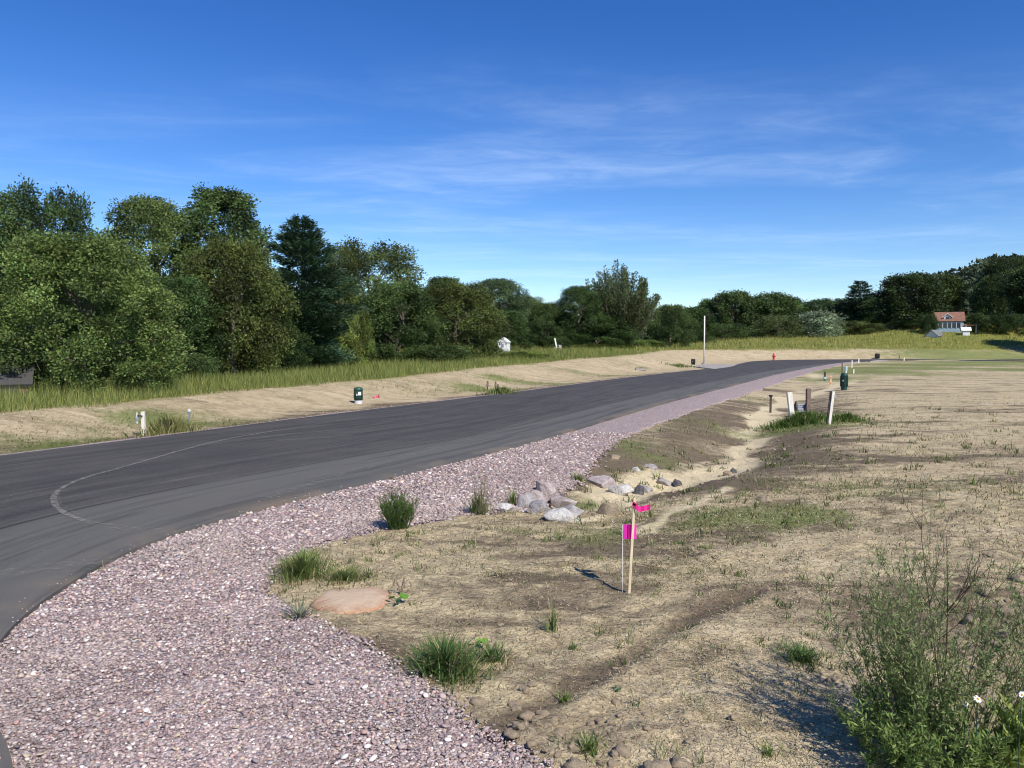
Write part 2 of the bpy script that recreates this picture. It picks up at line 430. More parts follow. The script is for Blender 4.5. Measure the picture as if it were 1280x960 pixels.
def mat_asphalt():
    t = NT('asphalt_mat'); uv = t.n('TexCoord').outputs['UV']; v = t.coord()
    sp = t.n('SeparateXYZ'); t.t.links.new(uv, sp.inputs[0]); across, along = sp.outputs[0], sp.outputs[1]   # metres from the right edge / along
    grain = t.noise(v, 160, 3, 0.7); big = t.noise(v, 0.8, 5, 0.6, 0.5)
    us = t.coord(vec=uv, scale=(2.4, 0.14, 1)); st = t.noise(us, 1.6, 8, 0.72, 0.5)
    us2 = t.coord(vec=uv, scale=(5.0, 0.22, 1)); st2 = t.noise(us2, 2.0, 6, 0.7, 0.4)
    base = t.mix(t.rng(grain, 0.3, 0.7), (.040, .0375, .037), (.085, .080, .078))
    edge = t.rng(t.math('ADD', across, t.math('MULTIPLY', t.math('SUBTRACT', st, 0.5), 0.9)), 1.75, 1.35)
    lighter = t.mix(grain, (.092, .090, .083), (.155, .152, .140))
    ag = t.noise(v, 38, 3, 0.75)
    base = t.mix(t.rng(ag, 0.40, 0.75, 0, 0.6), base, (.105, .10, .096)); base = t.mix(t.rng(ag, 0.42, 0.25, 0, 0.6), base, (.026, .025, .025))
    c = t.mix(t.math('MULTIPLY', edge, 0.75), base, lighter)
    wob = t.math('MULTIPLY', t.math('SUBTRACT', big, 0.5), 0.10)
    for pos, wd, am in ((1.52, .035, .7), (4.35, .03, .45)):
        sm = t.math('ABSOLUTE', t.math('SUBTRACT', t.math('ADD', across, wob), pos)); c = t.mix(t.math('MULTIPLY', t.rng(sm, wd, wd * .3), am), c, (.02, .02, .02))
    nearf = t.math('MULTIPLY', t.rng(along, 16.0, 7.0), t.rng(across, 4.6, 1.0))
    dust = t.math('MULTIPLY', t.rng(t.math('ADD', t.math('MULTIPLY', st, 0.6), t.math('MULTIPLY', big, 0.5)), 0.46, 0.66), t.math('ADD', t.math('MULTIPLY', nearf, 0.6), 0.12))
    c = t.mix(dust, c, (.20, .185, .155))
    c = t.mix(t.math('MULTIPLY', t.rng(st2, 0.53, 0.70), 0.34), c, (.18, .17, .155))
    c = t.mix(t.math('MULTIPLY', t.rng(st, 0.52, 0.36), 0.40), c, (.030, .028, .029))
    spk = t.n('TexVoronoi', feature='F1'); t.t.links.new(v, spk.inputs['Vector']); spk.inputs['Scale'].default_value = 9
    c = t.mix(t.math('MULTIPLY', t.math('LESS_THAN', spk.outputs[0], 0.05), t.rng(big, 0.5, 0.6)), c, (.42, .38, .33))
    lip = t.math('MULTIPLY', t.rng(t.math('ADD', across, t.math('MULTIPLY', t.math('SUBTRACT', big, 0.5), 0.5)), 0.42, 0.05), t.rng(big, 0.42, 0.6))
    c = t.mix(t.math('MULTIPLY', lip, 0.65), c, (.21, .165, .12))
    t.bump(t.math('ADD', grain, ag), 0.5, 0.006)
    return t.fin(c, 0.88, 0.12)

PAL = np.array([(.42, .345, .345), (.33, .26, .265), (.50, .43, .425), (.70, .66, .63), (.26, .215, .235), (.37, .37, .39), (.52, .45, .35), (.20, .16, .17), (.46, .32, .29), (.82, .79, .76)])
PAL = PAL * np.array([.95, .90, .835])
PALW = np.array([.25, .20, .16, .06, .10, .08, .05, .05, .04, .01])
def mat_gravel():
    t = NT('gravel_mat'); v = t.coord()
    vo = t.n('TexVoronoi', feature='F1'); t.t.links.new(v, vo.inputs['Vector']); vo.inputs['Scale'].default_value = 42
    sc = t.n('SeparateColor'); t.t.links.new(vo.outputs[1], sc.inputs[0])
    cum = np.concatenate([[0], np.cumsum(PALW)[:-1]])
    r = t.n('ValToRGB'); t.t.links.new(sc.outputs[0], r.inputs[0]); r.color_ramp.interpolation = 'CONSTANT'
    e = r.color_ramp.elements
    while len(e) < len(PAL): e.new(0.5)
    for q, p, c in zip(e, cum, PAL): q.position = p; q.color = (*c, 1)
    big = t.noise(v, 1.3, 4, 0.6)
    c = t.mix(t.rng(big, 0.3, 0.75, 0, 0.35), r.outputs[0], (.31, .235, .225))
    c = t.mix(t.rng(vo.outputs[0], 0.3, 0.75, 0, 0.35), c, (.12, .09, .09))
    t.bump(t.math('SUBTRACT', 1.0, vo.outputs[0]), 0.9, 0.02)
    return t.fin(c, 0.9, 0.2)

def mat_stone():
    t = NT('gravel_stone_mat'); v = t.coord(); n = t.noise(v, 120, 3, 0.6)
    c = t.mix(1.0, t.attr('tint'), t.mix(n, (.80, .79, .80), (1.15, 1.13, 1.13)), 'MULTIPLY')
    return t.fin(c, 0.85, 0.25)

def mat_rock(name, a, b, c3, dirty=True):
    t = NT(name); v = t.coord(); n = t.noise(v, 7, 6, 0.65, 0.4); f = t.noise(v, 60, 4, 0.7)
    c = t.ramp(n, [(0.3, a), (0.55, b), (0.75, c3)])
    c = t.mix(t.math('MULTIPLY', t.rng(f, .45, .75), 0.38), c, t.mix(0.6, c, (.1, .08, .07)))
    if not dirty: t.bump(f, .6, .01); return t.fin(c, .95, .1)
    cr = t.noise(v, 16, 5, .7, 1.5); c = t.mix(t.rng(t.math('ABSOLUTE', t.math('SUBTRACT', cr, .5)), .02, .0, 0, .6), c, (.10, .085, .07)); st = t.noise(v, 3.5, 5, .7); c = t.mix(t.rng(st, .52, .72, 0, .4), c, (.30, .24, .165))
    t.bump(t.math('ADD', t.math('ADD', n, cr), t.math('MULTIPLY', f, 0.5)), 0.9, 0.03)
    return t.fin(c, 0.85, 0.25)

def mat_bark():
    t = NT('bark_mat'); v = t.coord(scale=(6, 6, 1.2)); n = t.noise(v, 3, 5, 0.7)
    c = t.ramp(n, [(0.3, (.05, .04, .032)), (0.7, (.20, .17, .14))]); t.bump(n, 0.6, 0.03); return t.fin(c, 0.95, 0.1)

def mat_wood(name, a, b):
    t = NT(name); v = t.coord(scale=(20, 20, 2)); n = t.noise(v, 4, 5, 0.65, 0.4)
    c = t.mix(t.rng(n, 0.3, 0.7), a, b); t.bump(n, 0.3, 0.004); return t.fin(c, 0.8, 0.2)

M = dict(ground=mat_ground(), asphalt=mat_asphalt(), gravel=mat_gravel(), stone=mat_stone(), bark=mat_bark(),
         leaf=leaf_mat('leaf_mat'), needle=leaf_mat('needle_mat', trans=0.1, rough=0.5),
         grass=leaf_mat('grass_mat', use_obj=False, trans=0.3, rough=0.6, spec=0.2),
         straw=leaf_mat('straw_mat', use_obj=False, trans=0.1, rough=0.8, spec=0.15),
         rock_pink=mat_rock('pink_granite', (.30, .23, .21), (.52, .44, .41), (.68, .63, .59)),
         rock_grey=mat_rock('grey_granite', (.22, .20, .195), (.43, .40, .385), (.62, .59, .565)),
         rock_dark=mat_rock('dark_basalt', (.05, .05, .055), (.10, .10, .105), (.17, .165, .165)),
         rock_white=mat_rock('chalky_rock', (.50, .47, .43), (.68, .65, .60), (.78, .76, .71)),
         rock_tan=mat_rock('tan_clay_rock', (.26, .20, .13), (.36, .285, .19), (.46, .38, .26)),
         clod=mat_rock('dry_clod', (.20, .155, .105), (.36, .285, .195), (.48, .395, .275), False),
         stake=mat_wood('pale_lath', (.52, .42, .26), (.70, .60, .42)), white_wood=mat_wood('whitewashed_wood', (.60, .55, .46), (.78, .74, .66)),
         brown_wood=mat_wood('weathered_brown_wood', (.13, .095, .075), (.24, .18, .145)), dark_wood=mat_wood('dark_stained_wood', (.05, .04, .035), (.10, .085, .075)),
         pink=leaf_mat('pink_film', use_obj=False, trans=0.35, rough=0.45), wire=simple('pale_wire', (.62, .58, .52), 0.5),
         green=simple('green_plastic', (.022, .075, .05), 0.45, 0.4), dgreen=simple('dark_green_plastic', (.012, .045, .036), 0.5, 0.4),
         white=simple('white_paint', (.78, .77, .74), 0.5, 0.4, 0.06), black=simple('black_plastic', (.018, .018, .02), 0.5, 0.4),
         red=simple('red_paint', (.42, .035, .03), 0.4, 0.5), steel=simple('galvanised_steel', (.55, .55, .54), 0.45, 0.5, 0.08, 8),
         pole=simple('pale_pole', (.66, .63, .58), 0.5, 0.4, 0.08, 4), concrete=simple('concrete', (.33, .30, .27), 0.9, 0.2, 0.14, 6),
         lid=simple('dark_lid', (.06, .058, .055), 0.7), roof_red=simple('red_roof', (.23, .12, .085), 0.8, 0.2, 0.2, 3),
         roof_grey=simple('grey_shingle', (.16, .165, .17), 0.85, 0.2, 0.3, 3), wall_brown=simple('red_brown_siding', (.13, .065, .055), 0.8, 0.2, 0.3, 2),
         wall_blue=simple('blue_grey_siding', (.30, .40, .46), 0.7, 0.2, 0.12, 2), wall_white=simple('white_siding', (.74, .74, .72), 0.7, 0.2, 0.06, 2),
         glass=simple('window_glass', (.03, .04, .055), 0.12, 0.6, 0.2, 1), grey_metal=simple('grey_slat', (.22, .25, .29), 0.6, 0.4, 0.15, 6),
         blue=simple('pale_blue_plastic', (.35, .48, .60), 0.5), orange=simple('orange_paint', (.65, .25, .10), 0.6),
         yellow=simple('flower_yellow', (.72, .42, .03), 0.7), petal=simple('flower_white', (.85, .85, .82), 0.6, 0.2, 0.04))

# ------------------------------------------------------------------ ground sheet
def axis(lo, a, b, step, hi, gl, gh):
    mid = list(np.arange(a, b + 1e-6, step)); p, s = [], step
    x = a
    while x > lo: s *= gl; x -= s; p.append(x)
    q, s, x = [], step, mid[-1]
    while x < hi: s *= gh; x += s; q.append(x)
    return np.array(p[::-1] + mid + q)
gx = axis(-2500, -2.2, 4.6, 0.035, 2500, 1.05, 1.05)
gy = axis(-400, 2.4, 8.6, 0.035, 3000, 1.35, 1.027)
X, Y = np.meshgrid(gx, gy); xf, yf = X.ravel(), Y.ravel()
PL = plan(xf, yf); ins, left, dl, dr = PL
Z = terrain(xf, yf, True, PL) - np.where(ins, 0.02, 0.0)
Z = Z - np.where(inside(xf, yf, GRAVP), 0.012 + 0.0006 * yf, 0)
nx, ny = len(gx), len(gy)
idx = np.arange(nx * ny).reshape(ny, nx)
Q = np.stack([idx[:-1, :-1], idx[:-1, 1:], idx[1:, 1:], idx[1:, :-1]], -1).reshape(-1, 4)

GREENS = [(930, 640, 1.3, 0.7, .75), (860, 650, 0.5, .5, .5), (560, 825, .35, .25, .5), (420, 700, .5, .6, .4), (760, 655, .8, .4, .4), (1080, 600, 2.0, .5, .45), (1010, 525, 2.2, 1.2, .9),
          (900, 520, .9, 1.6, .45), (205, 530, 1.6, 1.6, .8), (620, 488, 2.2, 2.0, .8), (735, 605, .3, .5, .8), (60, 556, 2.6, 1.4, .75), (690, 480, 6, 1.4, .6), (480, 494, 3, 1.2, .5), (330, 532, 4, .9, .6), (580, 490, 4, 1.0, .6), (760, 470, 7, 1.6, .6), (280, 525, 2, 1, .45), (120, 540, 2, .8, .5), (820, 462, 5, 2, .6),
          (1040, 474, 2.5, 4, .7), (1085, 464, 5, 8, .9), (1130, 460, 7, 7, .95), (1190, 456, 10, 9, .95), (1250, 453, 12, 10, 1.0), (1290, 462, 10, 6, .8), (1215, 447, 16, 9, .9), (1150, 452, 8, 6, .7), (960, 510, .8, 2, .4), (540, 690, .7, .4, .35), (980, 700, 1.2, .4, .3), (1120, 640, 1.5, .4, .3), (800, 552, .7, 1.5, .45), (860, 522, .8, 2.2, .5), (920, 492, 1.2, 4, .5), (700, 660, .8, .3, .4), (900, 700, 1.0, .4, .35), (1180, 610, 2, .6, .35), (1015, 462, 3, 6, .8)]
DIRTS = [(820, 560, 1.2, 2.6, 1.0), (770, 590, .8, 1.0, .9), (900, 530, 1.0, 2.5, .8), (760, 670, 1.2, .35, .6), (850, 640, .5, .5, .6), (1070, 575, 1.6, .5, .6), (940, 620, .5, .5, .9),
         (470, 790, .3, .25, .6), (760, 720, .7, .35, .4), (1220, 780, .6, .6, .6), (1260, 690, .9, .5, .5), (130, 560, 3, .8, .8), (310, 530, 4, .6, .6), (400, 515, 3, .5, .7), (60, 580, 2, .5, .8),
         (850, 790, .5, .3, .35), (1000, 640, 1.4, .5, .4), (640, 900, .5, .2, .5), (880, 552, .4, .9, 1.0)]
def zones(x, y, pl):
    ins, left, dl, dr = pl
    g = np.zeros(x.shape); d = np.zeros(x.shape)
    wx, wy = x + 0.25 * fbm(x * 1.3, y * 1.3, 61, 3) * np.clip(y / 6, .5, 3), y + 0.25 * fbm(x * 1.3, y * 1.3, 71, 3) * np.clip(y / 6, .5, 4)
    for px, py, rx, ry, a in GREENS:
        cx, cy = at(px, py)[:2] if py < 480 else flat(px, py); g = np.maximum(g, a * np.exp(-((wx - cx) / rx) ** 2 - ((wy - cy) / ry) ** 2))
    for px, py, rx, ry, a in DIRTS:
        cx, cy = flat(px, py); d = np.maximum(d, a * np.exp(-((wx - cx) / rx) ** 2 - ((wy - cy) / ry) ** 2))
    for L, w, a in TRK: d = np.maximum(d, 0.9 * a * np.exp(-(dist_line(x, y, L) / (w * 1.2)) ** 2))
    lt = np.zeros(x.shape)
    for L, w, a in LTRK: lt = np.maximum(lt, a * np.exp(-(dist_line(x, y, L) / w) ** 2))
    right = (~left) & (~ins)
    qx, qy = x + .32 * fbm(x * 1.1, y * .8, 63, 4) * np.clip(y / 11, .6, 2), y + .5 * fbm(x * 1.0, y * .7, 64, 4)
    dc = dist_line(qx, qy, CHAN)
    wsand = np.interp(y, [7, 8.5, 10, 11.4, 12.6, 14, 25, 40], [.1, .16, .34, .62, .40, .26, .36, .45])
    sand = np.where(right, np.exp(-(dc / wsand) ** 2) * smooth(40, 26, y) * smooth(7.6, 8.6, y), 0) * 1.05
    for B_, w_, a_ in BR: sand = np.maximum(sand, np.where(right, a_ * np.exp(-(dist_line(qx, qy, B_) / w_) ** 2), 0))
    slope = np.where(right, np.exp(-((dc - 1.0) / 0.9) ** 2) * smooth(30, 20, y) * smooth(8, 9.5, y), 0)
    d = np.maximum(d * np.where(left & (dl > 1.6), 0.55, 1), slope * 0.95)
    d = np.where(left, np.maximum(d, 0.95 * smooth(1.3, 0.25, dl + 0.5 * fbm(x * .8, y * .8, 5, 3)) * smooth(90, 40, y)), d)
    mat = np.where(left, smooth(0.6, 1.8, dl) * 0.9, lt * 0.8)
    wild = np.where(left, smooth(-0.3, 0.9, dl - wstrip(y) + 0.6 * fbm(x * .6, y * .6, 9, 3)), 0)
    return d - lt * 0.5, sand, g, mat, wild
zd, zs, zg, zm, zw = zones(xf, yf, PL)
ground = link('ground', mesh_np('ground', np.stack([xf, yf, Z], 1), Q, {'zone': np.stack([zd, zs, zg], 1), 'zone2': np.stack([zm, zm * 0, zw], 1)}, True, M['ground']))
tag(ground, 'graded yard and verge of tan straw and bare soil', kind='structure')

# ------------------------------------------------------------------ road, gravel shoulder, aprons
def resample(L, n):
    s = np.concatenate([[0], np.cumsum(np.hypot(*np.diff(L, axis=0).T))]); u = np.linspace(0, s[-1], n)
    return np.stack([np.interp(u, s, L[:, 0]), np.interp(u, s, L[:, 1])], 1)
def strip_mesh(name, A, B, nc, zf, mat, uv_w=True, skirt=0.0, shape=None):
    """sheet between two paired lines; UV = metres from B / metres along"""
    n = len(A); t = np.linspace(0, 1, nc)
    P = A[:, None, :] * (1 - t)[None, :, None] + B[:, None, :] * t[None, :, None]
    w = np.hypot(*(B - A).T)
    mid = (A + B) / 2; s = np.concatenate([[0], np.cumsum(np.hypot(*np.diff(B, axis=0).T))])
    U = (w[:, None] * (1 - t)[None, :]); Vv = np.repeat(s[:, None], nc, 1)
    x, y = P[..., 0].ravel(), P[..., 1].ravel(); z = zf(x, y, np.tile(t, n))
    V = np.stack([x, y, z], 1); uv = np.stack([U.ravel(), Vv.ravel()], 1)
    i = np.arange(n * nc).reshape(n, nc)
    F = np.stack([i[:-1, :-1], i[:-1, 1:], i[1:, 1:], i[1:, :-1]], -1).reshape(-1, 4)
    if skirt:
        for e in (0, nc - 1):
            b = len(V); tv_ = V[i[:, e]].copy(); sv = tv_.copy(); sv[:, 2] -= skirt
            V = np.vstack([V, tv_, sv]); uv = np.vstack([uv, uv[i[:, e]], uv[i[:, e]]]); j0 = b + np.arange(n); j = j0 + n
            f = np.stack([j0[:-1], j0[1:], j[1:], j[:-1]], -1)
            F = np.vstack([F, f if e else f[:, ::-1]])
    me = mesh_np(name, V, F[:, ::-1], None, True, mat, uv)
    return me

# pair the road's two edges by hand-set stations, so the cross lines stay roughly square to it
LP = [(-34, -34), (-22, -17), (-16.3, -6.5), (-13.2, -0.6), (-11.5, 2.6), (-10.3, 5.0), (-9.2, 7.4), (-8.3, 9.4), (-7.5, 11.2), (-6.4, 13.5), (-4.9, 17.0), (-3.0, 21.1), (0.6, 28.8), (6.2, 41.4), (12.3, 53.9), (18.4, 66), (24, 80.5), (29.5, 94), (36, 103.6), (45, 109.8), (58, 113.3)]
RP = [(45, -12), (20, -3), (3, 0.8), (-1, 2.2), (-2.02, 3.0), (-2.76, 4.1), (-2.98, 5.5), (-2.8, 6.7), (-2.2, 8.05), (-1.4, 9.5), (-.47, 11.3), (.88, 14.1), (4.8, 23.0), (11.2, 36.5), (17.6, 49.5), (23.8, 61.2), (31.2, 74.3), (36, 81.2), (41.5, 87.8), (48.5, 93.9), (60, 100)]
LA, RA = catmull(LP, 24), catmull(RP, 24)
def road_z(x, y, t):
    return 0.035 + 0.05 * np.sin(np.pi * t) * 0.6 + 0.0005 * np.clip(y, 0, 120)
road = link('road', strip_mesh('road', LA, RA, 13, road_z, M['asphalt'], skirt=0.16))
tag(road, 'dark new asphalt road curving to the right', kind='structure')

def grav_z(x, y, t): return terrain(x, y, False) + 0.010 + 0.006 * fbm(x * 5, y * 5, 91, 2) - np.where(t > .99, .035 + .0006 * np.clip(y, 0, 99), 0)
gA, gB = catmull(RIGHT_C, 18), catmull(GRAV_C, 18)
gB = gB + (0.05 * fbm(gB[:, 0] * 2.2, gB[:, 1] * 2.2, 81, 3) * np.clip(gB[:, 1] / 5, .8, 3))[:, None] * np.array([1.0, -0.4])
gA2 = gA + np.array([-0.05, 0.02])
gravel = link('gravel_shoulder', strip_mesh('gravel_shoulder', gA2, gB, 26, grav_z, M['gravel']))
tag(gravel, 'pink grey crushed gravel shoulder along the road', kind='structure')
lo = catmull(LP, 24); tn = np.gradient(lo, axis=0); tn /= np.hypot(*tn.T)[:, None]; nrm = np.stack([-tn[:, 1], tn[:, 0]], 1)
wv = 0.28 + 0.12 * fbm(lo[:, 0] * .8, lo[:, 1] * .8, 95, 3)
wv[:4] = 0.2
verge = link('gravel_edging', strip_mesh('gravel_edging', (lo + nrm * wv[:, None])[60:420], (lo - nrm * 0.05)[60:420], 4, lambda x, y, t: terrain(x, y, False) + 0.012 + 0.0006 * np.clip(y, 0, 200), M['gravel']))
tag(verge, 'thin pale gravel edging on the far side of the road', kind='structure')

def decal(name, pts, w, mat, z=0.0, label=None):
    L = catmull(pts, 10); tn = np.gradient(L, axis=0); tn /= np.hypot(*tn.T)[:, None]; nr = np.stack([-tn[:, 1], tn[:, 0]], 1)
    ww = (w * (1 + 0.35 * fbm(L[:, 0] * 3, L[:, 1] * 3, 15, 2)))[:, None] / 2
    A, B = L + nr * ww, L - nr * ww
    def zf(x, y, t):
        # height of the road sheet below, from its own stations
        k = np.argmin((x[:, None] - RC[None, :, 0]) ** 2 + (y[:, None] - RC[None, :, 1]) ** 2, 1)
        return RC[k, 2] + 0.006
    o = link(name, strip_mesh(name, A, B, 3, zf, mat), road); return o
_t = np.linspace(0, 1, 61)
_P = LA[:, None, :] * (1 - _t)[None, :, None] + RA[:, None, :] * _t[None, :, None]
_x, _y = _P[150:420, :, 0].ravel(), _P[150:420, :, 1].ravel()
RC = np.stack([_x, _y, road_z(_x, _y, np.tile(_t, 270))], 1)[::2]
def mat_dust(name, col, lo_, hi_, mx_, sc=9):
    t = NT(name); v = t.coord(); n = t.noise(v, sc, 6, 0.7)
    sp = t.n('SeparateXYZ'); t.t.links.new(t.n('TexCoord').outputs['UV'], sp.inputs[0])
    t.fin(col, 0.95, 0.1)
    tb = t.n('BsdfTransparent'); ms = t.n('MixShader')
    t.set(ms.inputs[0], t.rng(n, lo_, hi_, 0, mx_)); t.t.links.new(tb.outputs[0], ms.inputs[1]); t.t.links.new(t.p.outputs[0], ms.inputs[2])
    t.t.links.new(ms.outputs[0], t.o.inputs[0]); return t.m
dust = mat_dust('tyre_dust', (.27, .255, .225), 0.30, 0.62, 0.65, 16)
dust2 = mat_dust('tyre_dust_faint', (.28, .27, .24), 0.44, 0.70, 0.45, 16)
f = lambda L: [flat(p[0], p[1], 0.05) for p in L]
decal('tyre_mark', f([(375, 535), (300, 547), (240, 561), (185, 577), (140, 590), (105, 600), (80, 611), (68, 622), (70, 634), (83, 644), (105, 652)]), 0.055, dust)
decal('tyre_mark', f([(300, 546), (235, 560), (180, 576), (135, 590), (98, 602), (76, 616), (74, 629), (88, 640), (112, 650)]), 0.03, dust2)
decal('tyre_mark', f([(620, 500), (520, 512), (440, 524), (375, 535)]), 0.14, dust2)
decal('tyre_mark', f([(490, 528), (430, 538), (360, 545), (290, 551)]), 0.16, dust2)
decal('tyre_mark', f([(440, 546), (400, 549), (345, 552)]), 0.22, dust2)
decal('tyre_mark', f([(860, 478), (780, 497), (690, 520), (560, 556), (440, 590), (330, 622)]), 0.16, dust2)
decal('tyre_mark', f([(105, 652), (150, 660), (200, 662)]), 0.12, dust2)
decal('tyre_mark', f([(0, 718), (60, 708), (130, 700), (190, 690), (240, 672)]), 0.22, dust2)

def slab(name, pts, h, mat, label):
    V = []
    mb = MB(); P = [(x, y, tz(x, y, False) + h) for x, y in pts]
    mb.prism([(p[0], p[1], p[2] - 0.2) for p in P], (0, 0, 0.2)); o = mb.build(name, mat); tag(o, label, kind='structure'); return o
slab('side_apron', [(15.4, 57.5), (18.8, 65.2), (22.3, 75.2), (19.5, 76), (17.0, 71), (15.6, 66.2)], 0.07, M['concrete'], 'pale concrete apron beside the lamp pole')
slab('gutter', [(37.2, 83.0), (41.6, 87.5), (42.3, 86.6), (38, 81.6)], 0.09, M['concrete'], 'pale concrete gutter at the end of the gravel')

# ------------------------------------------------------------------ stones of the gravel
def ico(sub=0):
    bm = bmesh.new(); bmesh.ops.create_icosphere(bm, subdivisions=sub + 1, radius=1)
    V = np.array([v.co[:] for v in bm.verts]); T = np.array([[v.index for v in f.verts] for f in bm.faces]); bm.free(); return V, T
IV, IT = ico(0)
def rot_z(a): c, s = np.cos(a), np.sin(a); return c, s
def scatter_mesh(P, size, variants, T, tint, flatten=0.62, seed=0):
    """one mesh of many small lumps: P (n,3), size (n,), tint (n,3)"""
    r = np.random.default_rng(seed); n = len(P); nv = variants.shape[1]
    k = r.integers(0, len(variants), n); B = variants[k].copy()
    # random rotation
    q = r.normal(size=(n, 4)); q /= np.linalg.norm(q, axis=1)[:, None]; w, x, y, z = q.T
    Rm = np.stack([1 - 2 * (y * y + z * z), 2 * (x * y - w * z), 2 * (x * z + w * y), 2 * (x * y + w * z), 1 - 2 * (x * x + z * z), 2 * (y * z - w * x),
                   2 * (x * z - w * y), 2 * (y * z + w * x), 1 - 2 * (x * x + y * y)], 1).reshape(n, 3, 3)
    B = np.einsum('nij,nvj->nvi', Rm, B)
    B[:, :, 2] *= flatten
    B = B * size[:, None, None] + P[:, None, :]
    F = (T[None] + (np.arange(n) * nv)[:, None, None]).reshape(-1, 3)
    return B.reshape(-1, 3), F, np.repeat(tint, nv, 0)
VAR = []
for i in range(12):
    j = np.random.default_rng(100 + i); s = np.array([1.0, j.uniform(.55, .95), j.uniform(.45, .8)])
    VAR.append(IV * s * (1 + j.uniform(-.28, .28, (len(IV), 1))))
VAR = np.array(VAR)
def sample_fan(n, dmin, dmax, r, a0=-38, a1=38):
    d = dmin * (dmax / dmin) ** r.random(n); a = np.radians(r.uniform(a0, a1, n)); return d * np.sin(a), d * np.cos(a)
r = np.random.default_rng(3)
gx1, gy1 = sample_fan(230000, 2.5, 15, r)
ee = 0.10 * fbm(gx1 * 3, gy1 * 3, 83, 3) + r.normal(0, 0.05, len(gx1)) + .12 * (r.random(len(gx1)) < .05) * r.random(len(gx1))
okm = inside(gx1 + ee, gy1 - 0.4 * ee, GRAVP) & ~inside(gx1 + 0.03, gy1 - 0.03, ROADP)
gx1, gy1 = gx1[okm][:72000], gy1[okm][:72000]
dd = np.hypot(gx1, gy1)
sz = (0.0058 + 0.0085 * r.random(len(dd)) ** 3) * np.clip(dd / 3.6, 0.95, 2.4)
gz1 = terrain(gx1, gy1, False) + 0.012 + sz * 0.15
ti = PAL[r.choice(len(PAL), len(dd), p=PALW / PALW.sum())] * r.uniform(.72, 1.28, (len(dd), 1)); _f = (smooth(-.1, .5, fbm(gx1 * .8, gy1 * .8, 87, 4)) * .45)[:, None]; ti = ti * (1 - _f) + np.array([.43, .36, .31]) * _f; ti = ti * (1 + .22 * fbm(gx1 * 1.6, gy1 * 1.2, 88, 3))[:, None]
OV = np.array([(1, 0, 0), (-.9, .2, 0), (0, 1, 0), (.1, -1, 0), (0, 0, 1), (0, 0, -1)], float); OT = np.array([(0, 2, 4), (2, 1, 4), (1, 3, 4), (3, 0, 4), (2, 0, 5), (1, 2, 5), (3, 1, 5), (0, 3, 5)])
OVAR = np.array([OV * np.array([1.05, q.uniform(.6, 1), q.uniform(.55, .9)]) * (1 + q.uniform(-.25, .25, (6, 1))) + q.uniform(-.15, .15, (6, 3)) for q in [np.random.default_rng(300 + i) for i in range(12)]])
pos = np.stack([gx1, gy1, gz1], 1); nb = dd < 4.0; ti = np.clip(ti, 0, .9)
_a = scatter_mesh(pos[nb], sz[nb], VAR, IT, ti[nb], 0.6, 5); _b = scatter_mesh(pos[~nb], sz[~nb] * 1.1, OVAR, OT, ti[~nb], 0.6, 6)
V, F, tv = np.vstack([_a[0], _b[0]]), np.vstack([_a[1], _b[1] + len(_a[0])]), np.vstack([_a[2], _b[2]])
gs = link('gravel_stones', mesh_np('gravel_stones', V, F, {'tint': tv}, False, M['stone']), gravel)
gs['kind'] = 'stuff'
# crumbs of gravel strayed onto the asphalt
qx_, qy_ = sample_fan(9000, 3.2, 22, r, -45, 20); ok = inside(qx_, qy_, ROADP) & (dist_line(qx_, qy_, RG) < np.abs(r.normal(0, .16, len(qx_)))); qx_, qy_ = qx_[ok][:420], qy_[ok][:420]
_s = 0.005 + .005 * r.random(len(qx_)); V, F, tv = scatter_mesh(np.stack([qx_, qy_, np.full(len(qx_), .040)], 1), _s * np.clip(np.hypot(qx_, qy_) / 6, 1, 1.6), OVAR, OT, PAL[r.choice(len(PAL), len(qx_), p=PALW / PALW.sum())], .6, 8)
link('stray_stones', mesh_np('stray_stones', V, F, {'tint': tv}, False, M['stone']), road)['kind'] = 'stuff'
# the biggest nearest ones one by one
stone_me = []
for i in range(12):
    c = PAL[i % len(PAL)] * r.uniform(.9, 1.15)
    stone_me.append(mesh_np('stone', VAR[i], IT, {'tint': np.repeat(c[None], len(IV), 0)}, False, M['stone']))
bx, by = sample_fan(6000, 2.75, 6.0, r); ok = inside(bx, by, GRAVP) & ~inside(bx, by, ROADP); bx, by = bx[ok][:280], by[ok][:280]
for x, y, z in zip(bx, by, terrain(bx, by, False)):
    o = link('stone', random.choice(stone_me), gravel, (x, y, z + 0.022)); s = random.uniform(.011, .020)
    o.scale = (s, s, s * 0.65); o.rotation_euler = (random.uniform(-.4, .4), random.uniform(-.4, .4), random.uniform(0, 6.28))
# clods on the bare soil
def lump(seed, sub=1, amp=.25):
    V0, T0 = ico(sub); j = np.random.default_rng(seed)
    d = fbm(V0[:, 0] * 1.6 + seed, V0[:, 1] * 1.6 + V0[:, 2] * 1.3, seed, 3)
    return V0 * (1 + amp * 2 * d)[:, None] * np.array([1, j.uniform(.7, 1), j.uniform(.55, .8)]), T0
clod_me = []
for i in range(8):
    v, t_ = lump(200 + i, 2, .3); clod_me.append(mesh_np('dirt_clod', v, t_, None, True, M['clod']))
cpts = []
for px, py, s in [(568, 873, .035), (618, 915, .035), (640, 912, .03), (652, 903, .035), (598, 868, .03), (660, 885, .03), (678, 880, .028), (700, 905, .03), (720, 948, .04), (820, 950, .045), (850, 945, .035),
                  (780, 930, .03), (645, 868, .03), (656, 850, .028), (770, 865, .022), (1128, 676, .03), (1235, 735, .05), (1262, 760, .045), (1250, 800, .05), (1215, 770, .04), (1275, 720, .05), (1240, 690, .04), (1270, 830, .05), (1190, 745, .035)]:
    cpts.append((*flat(px, py), s))
